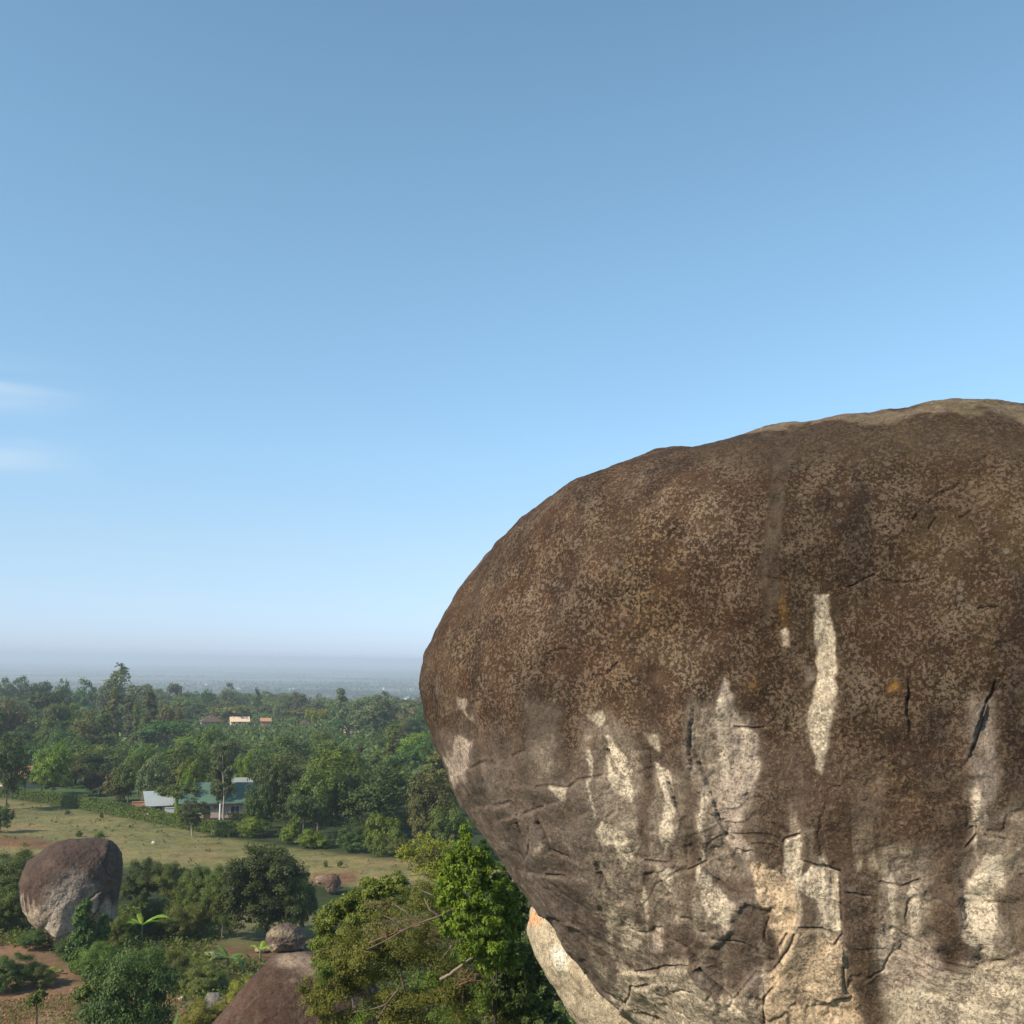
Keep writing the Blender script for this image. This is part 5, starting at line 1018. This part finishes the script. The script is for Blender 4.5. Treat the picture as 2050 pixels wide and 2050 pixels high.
near_plant('shaded_shrub', 'dark shaded shrub squeezed between the climber and the pale rock',
    [(1035, 1840, 0.6, 26, 50), (1050, 1920, 0, 34, 60), (1080, 2000, 0, 40, 60), (1030, 1980, 0, 45, 60), (1100, 2060, 0, 50, 50), (1020, 1780, .8, 26, 40), (990, 1950, .6, 60, 50)], 26000, 0.075, 'dark', [([(1060, 2060, .9), (1040, 1900, .8), (1020, 1790, .6)], 0.05, 0.015), ([(1060, 2060, .9), (1080, 1960, .8), (1060, 1880, .6)], 0.04, 0.015), ([(1000, 1790), (1030, 1775)], 0.02, 0.01)], BARK, 26, 72, (1060, 2200), clump=0.22)
near_plant('leafy_shrub', 'mid-green broad-leaved shrub at the left end of the near thicket',
    [(662, 1832, 0, 24, 24), (712, 1812, 0, 34, 26), (752, 1786, 0, 32, 22), (650, 1880, 0, 24, 34), (700, 1865, 0, 44, 40), (792, 1772, .4, 30, 18), (742, 1835, 0, 44, 34), (645, 1915, 0, 20, 26), (775, 1810, .3, 36, 30), (735, 1782, .8, 20, 14), (685, 1825, .3, 22, 18), (640, 1865, .3, 16, 20)], 36000, 0.07, 'broad', [([(700, 1960, .9), (690, 1880, .8), (680, 1840, .6)], 0.03, 0.012), ([(710, 1960, .9), (740, 1870, .8), (755, 1810, .6)], 0.03, 0.012)], BARK, 31, 73, (710, 2100), clump=0.32, fill=0.25)
near_plant('fine_leaved_shrub', 'large fine-leaved olive shrub with bare reddish branches filling the near thicket',
    [(830, 1800, 0, 55, 32), (875, 1778, .6, 40, 28), (800, 1880, 0, 70, 55), (740, 1930, 0, 75, 60), (870, 1870, .5, 55, 60), (850, 1960, 0, 80, 60), (920, 1970, 0, 70, 60), (760, 2020, 0, 90, 60), (670, 1975, 0, 60, 60), (640, 2050, 0, 50, 60), (700, 2070, -.3, 70, 50), (880, 2050, 0, 90, 60), (980, 2030, 0, 70, 60), (700, 1910, 0, 55, 50), (655, 1935, .2, 40, 40), (900, 1830, 1, 40, 60), (625, 1998, .2, 26, 40), (1040, 2040, .3, 50, 50)], 105000, 0.058, 'scrub',
    [([(740, 1870, -1.4), (778, 1853, -1.4), (809, 1836, -1.3), (840, 1822, -1.3), (861, 1815, -1.3), (879, 1809, -1.3), (900, 1800, -1.2), (930, 1790, -.6)], 0.012, 0.034), ([(879, 1809, -1.3), (861, 1797, -1.3), (850, 1780, -1)], 0.03, 0.012), ([(905, 1790, -1.2), (868, 1772, -1.2), (845, 1765, -1)], 0.025, 0.01), ([(840, 1822, -1.3), (815, 1800, -1.3), (790, 1790, -1)], 0.02, 0.008), ([(809, 1836, -1.3), (790, 1815, -1.3), (770, 1812, -1)], 0.015, 0.006),
     ([(720, 1975, -1.9), (750, 1970, -1.9), (779, 1962, -1.9), (800, 1952, -1.2)], 0.014, 0.024), ([(753, 2012, -1.9), (762, 1990, -1.9), (773, 1974, -1.9), (795, 1955, -1.2)], 0.012, 0.02), ([(900, 1830, -1), (905, 1870, -1), (880, 1900, -1)], 0.02, 0.008)], TWIGB, 27, 74, (850, 2200), clump=0.38, aspect=0.4, fill=0.25)
near_plant('green_sprigs', 'fresh green sprigs growing up through the olive shrub near the bottom edge',
    [(735, 2010, -2, 30, 36), (900, 2010, -2, 50, 40), (960, 1960, -1.6, 34, 36), (830, 2030, -2, 40, 24), (960, 2040, -2, 40, 30), (860, 1925, -1.6, 30, 22), (660, 1920, -1, 24, 20)], 12000, 0.066, 'broad', [([(900, 2060, -1), (900, 2010, -1.5)], 0.02, 0.01)], BARK, 27, 78, (880, 2200), clump=0.3, aspect=0.35, fill=0.1)
near_plant('fallen_branch', 'stout pale broken branch lying in the thicket below the climber', [], 0, 0, 'twig', [([(887, 1915, -1.9), (905, 1905, -1.9), (929, 1889, -1.8)], 0.040, 0.036), ([(929, 1889, -1.8), (990, 1870, -1.0)], 0.035, 0.03)], BRB, 27, 75, (950, 2150), cat='branch')
near_plant('sparse_shrub', 'sparse yellowish shrub with pale bare twigs sticking up over the pasture edge',
    [(850, 1690, 0, 36, 22), (890, 1700, 0, 32, 24), (820, 1712, 0, 30, 18), (900, 1740, 0, 34, 34), (860, 1735, 0, 44, 24), (810, 1700, 0, 22, 14)], 3000, 0.062, 'yellow',
    [([(770, 1677), (793, 1697), (816, 1711), (835, 1714), (871, 1713), (915, 1730)], 0.012, 0.03), ([(905, 1780), (880, 1720), (850, 1680)], 0.03, 0.008), ([(905, 1780), (895, 1710), (905, 1670)], 0.03, 0.008), ([(871, 1713), (850, 1695), (830, 1670)], 0.012, 0.005), ([(835, 1714), (815, 1690), (805, 1675)], 0.01, 0.004), ([(871, 1713), (880, 1690), (870, 1665)], 0.012, 0.005), ([(900, 1770), (850, 1750), (800, 1755)], 0.02, 0.006)], TWIGB, 25.5, 76, (930, 2100), clump=0.16, aspect=0.4, fill=0.2)
near_plant('dry_shrub', 'reddish dry twigs tangled in the middle of the near thicket',
    [(770, 1840, -1.0, 40, 14), (820, 1825, -1.0, 36, 14), (930, 1925, -1.2, 36, 16), (880, 1860, -.6, 30, 20), (760, 1800, -.6, 30, 12)], 4600, 0.05, 'dry', [([(745, 1860, -1.3), (800, 1840, -1.2), (850, 1825, -1.2)], 0.012, 0.018), ([(780, 1850, -1.3), (770, 1825, -1.2)], 0.01, 0.005), ([(910, 1935, -1.6), (940, 1925, -1.5), (965, 1930, -1.4)], 0.015, 0.01), ([(930, 1925, -1.5), (945, 1905, -1.5)], 0.01, 0.005)], plain_mat('reddish_bark', (0.34, 0.17, 0.11), (0.22, 0.11, 0.08), 0.9), 27, 77, (860, 2200), clump=0.2, aspect=0.25)

custom_tree(535, 1883, 'round_tree', 'big round dark tree standing behind the small rounded boulder', [(535, 1765, 0, 62, 52), (485, 1785, 0, 46, 46), (590, 1800, 0, 44, 48), (535, 1722, 0, 44, 28), (570, 1745, -1, 40, 34), (500, 1745, -1, 42, 34), (455, 1805, .5, 34, 34), (545, 1815, -1, 52, 36), (500, 1825, -.5, 36, 26)], 42000, 0.19, 'dark', [([(535, 1886), (533, 1850), (530, 1800)], 0.20, 0.12), ([(533, 1855), (500, 1830), (485, 1790)], 0.12, 0.05), ([(533, 1850), (575, 1825), (590, 1800)], 0.12, 0.05)], DARKB, seed=91, clump=0.34)
custom_tree(74, 2060, 'sapling', 'thin young sapling on the red soil near the bottom left corner', [(72, 1998, 0, 13, 8), (82, 1990, 0, 10, 8), (62, 2006, 0, 10, 6)], 900, 0.13, 'mid', [([(74, 2070), (74, 2030), (73, 2000)], 0.045, 0.02)], DARKB, dist=60.5, seed=92)
custom_tree(176, 2070, 'sapling', 'young sapling with a bare dark stem between the red soil and banana leaves', [(170, 1985, 0, 18, 12), (185, 1975, 0, 16, 10), (160, 1995, 0, 14, 8)], 1600, 0.14, 'mid', [([(177, 2075), (175, 2030), (172, 1990)], 0.05, 0.02)], DARKB, dist=60, seed=93)
custom_tree(165, 1945, 'slim_leafy_tree', 'slim upright leafy tree in front of the overhanging boulder', [(168, 1815, 0, 11, 16), (162, 1838, 0, 15, 16), (172, 1860, 0, 17, 16), (160, 1882, 0, 19, 18), (176, 1900, 0, 22, 20), (150, 1905, 0, 20, 20), (168, 1925, 0, 26, 20), (208, 1845, .5, 9, 10), (208, 1868, .5, 12, 14)], 13000, 0.20, 'deep', [([(165, 1950), (168, 1900), (166, 1850), (168, 1815)], 0.09, 0.02), ([(170, 1930, .4), (200, 1890, .4), (208, 1850, .4)], 0.05, 0.02)], DARKB, seed=81, droop=0.5)

# ------------------------------------------------------------------ haze: one closed box of thin pale air round everything
hm, t, n, l = mat_new('haze'); pv = N(t, 'ShaderNodeVolumePrincipled'); pv.inputs['Color'].default_value = (0.68, 0.76, 0.87, 1); pv.inputs['Density'].default_value = 0.00023; pv.inputs['Anisotropy'].default_value = 0.0
l.new(pv.outputs[0], N(t, 'ShaderNodeOutputMaterial').inputs['Volume'])
zlo = float(GV[:, 2].min()) - 1.0
hb_ = MB(); hb_.box(-69500, 69500, -69500, 69500, zlo, EYE[2] + 6.0); tag(hb_.build('haze', hm), kind='stuff')
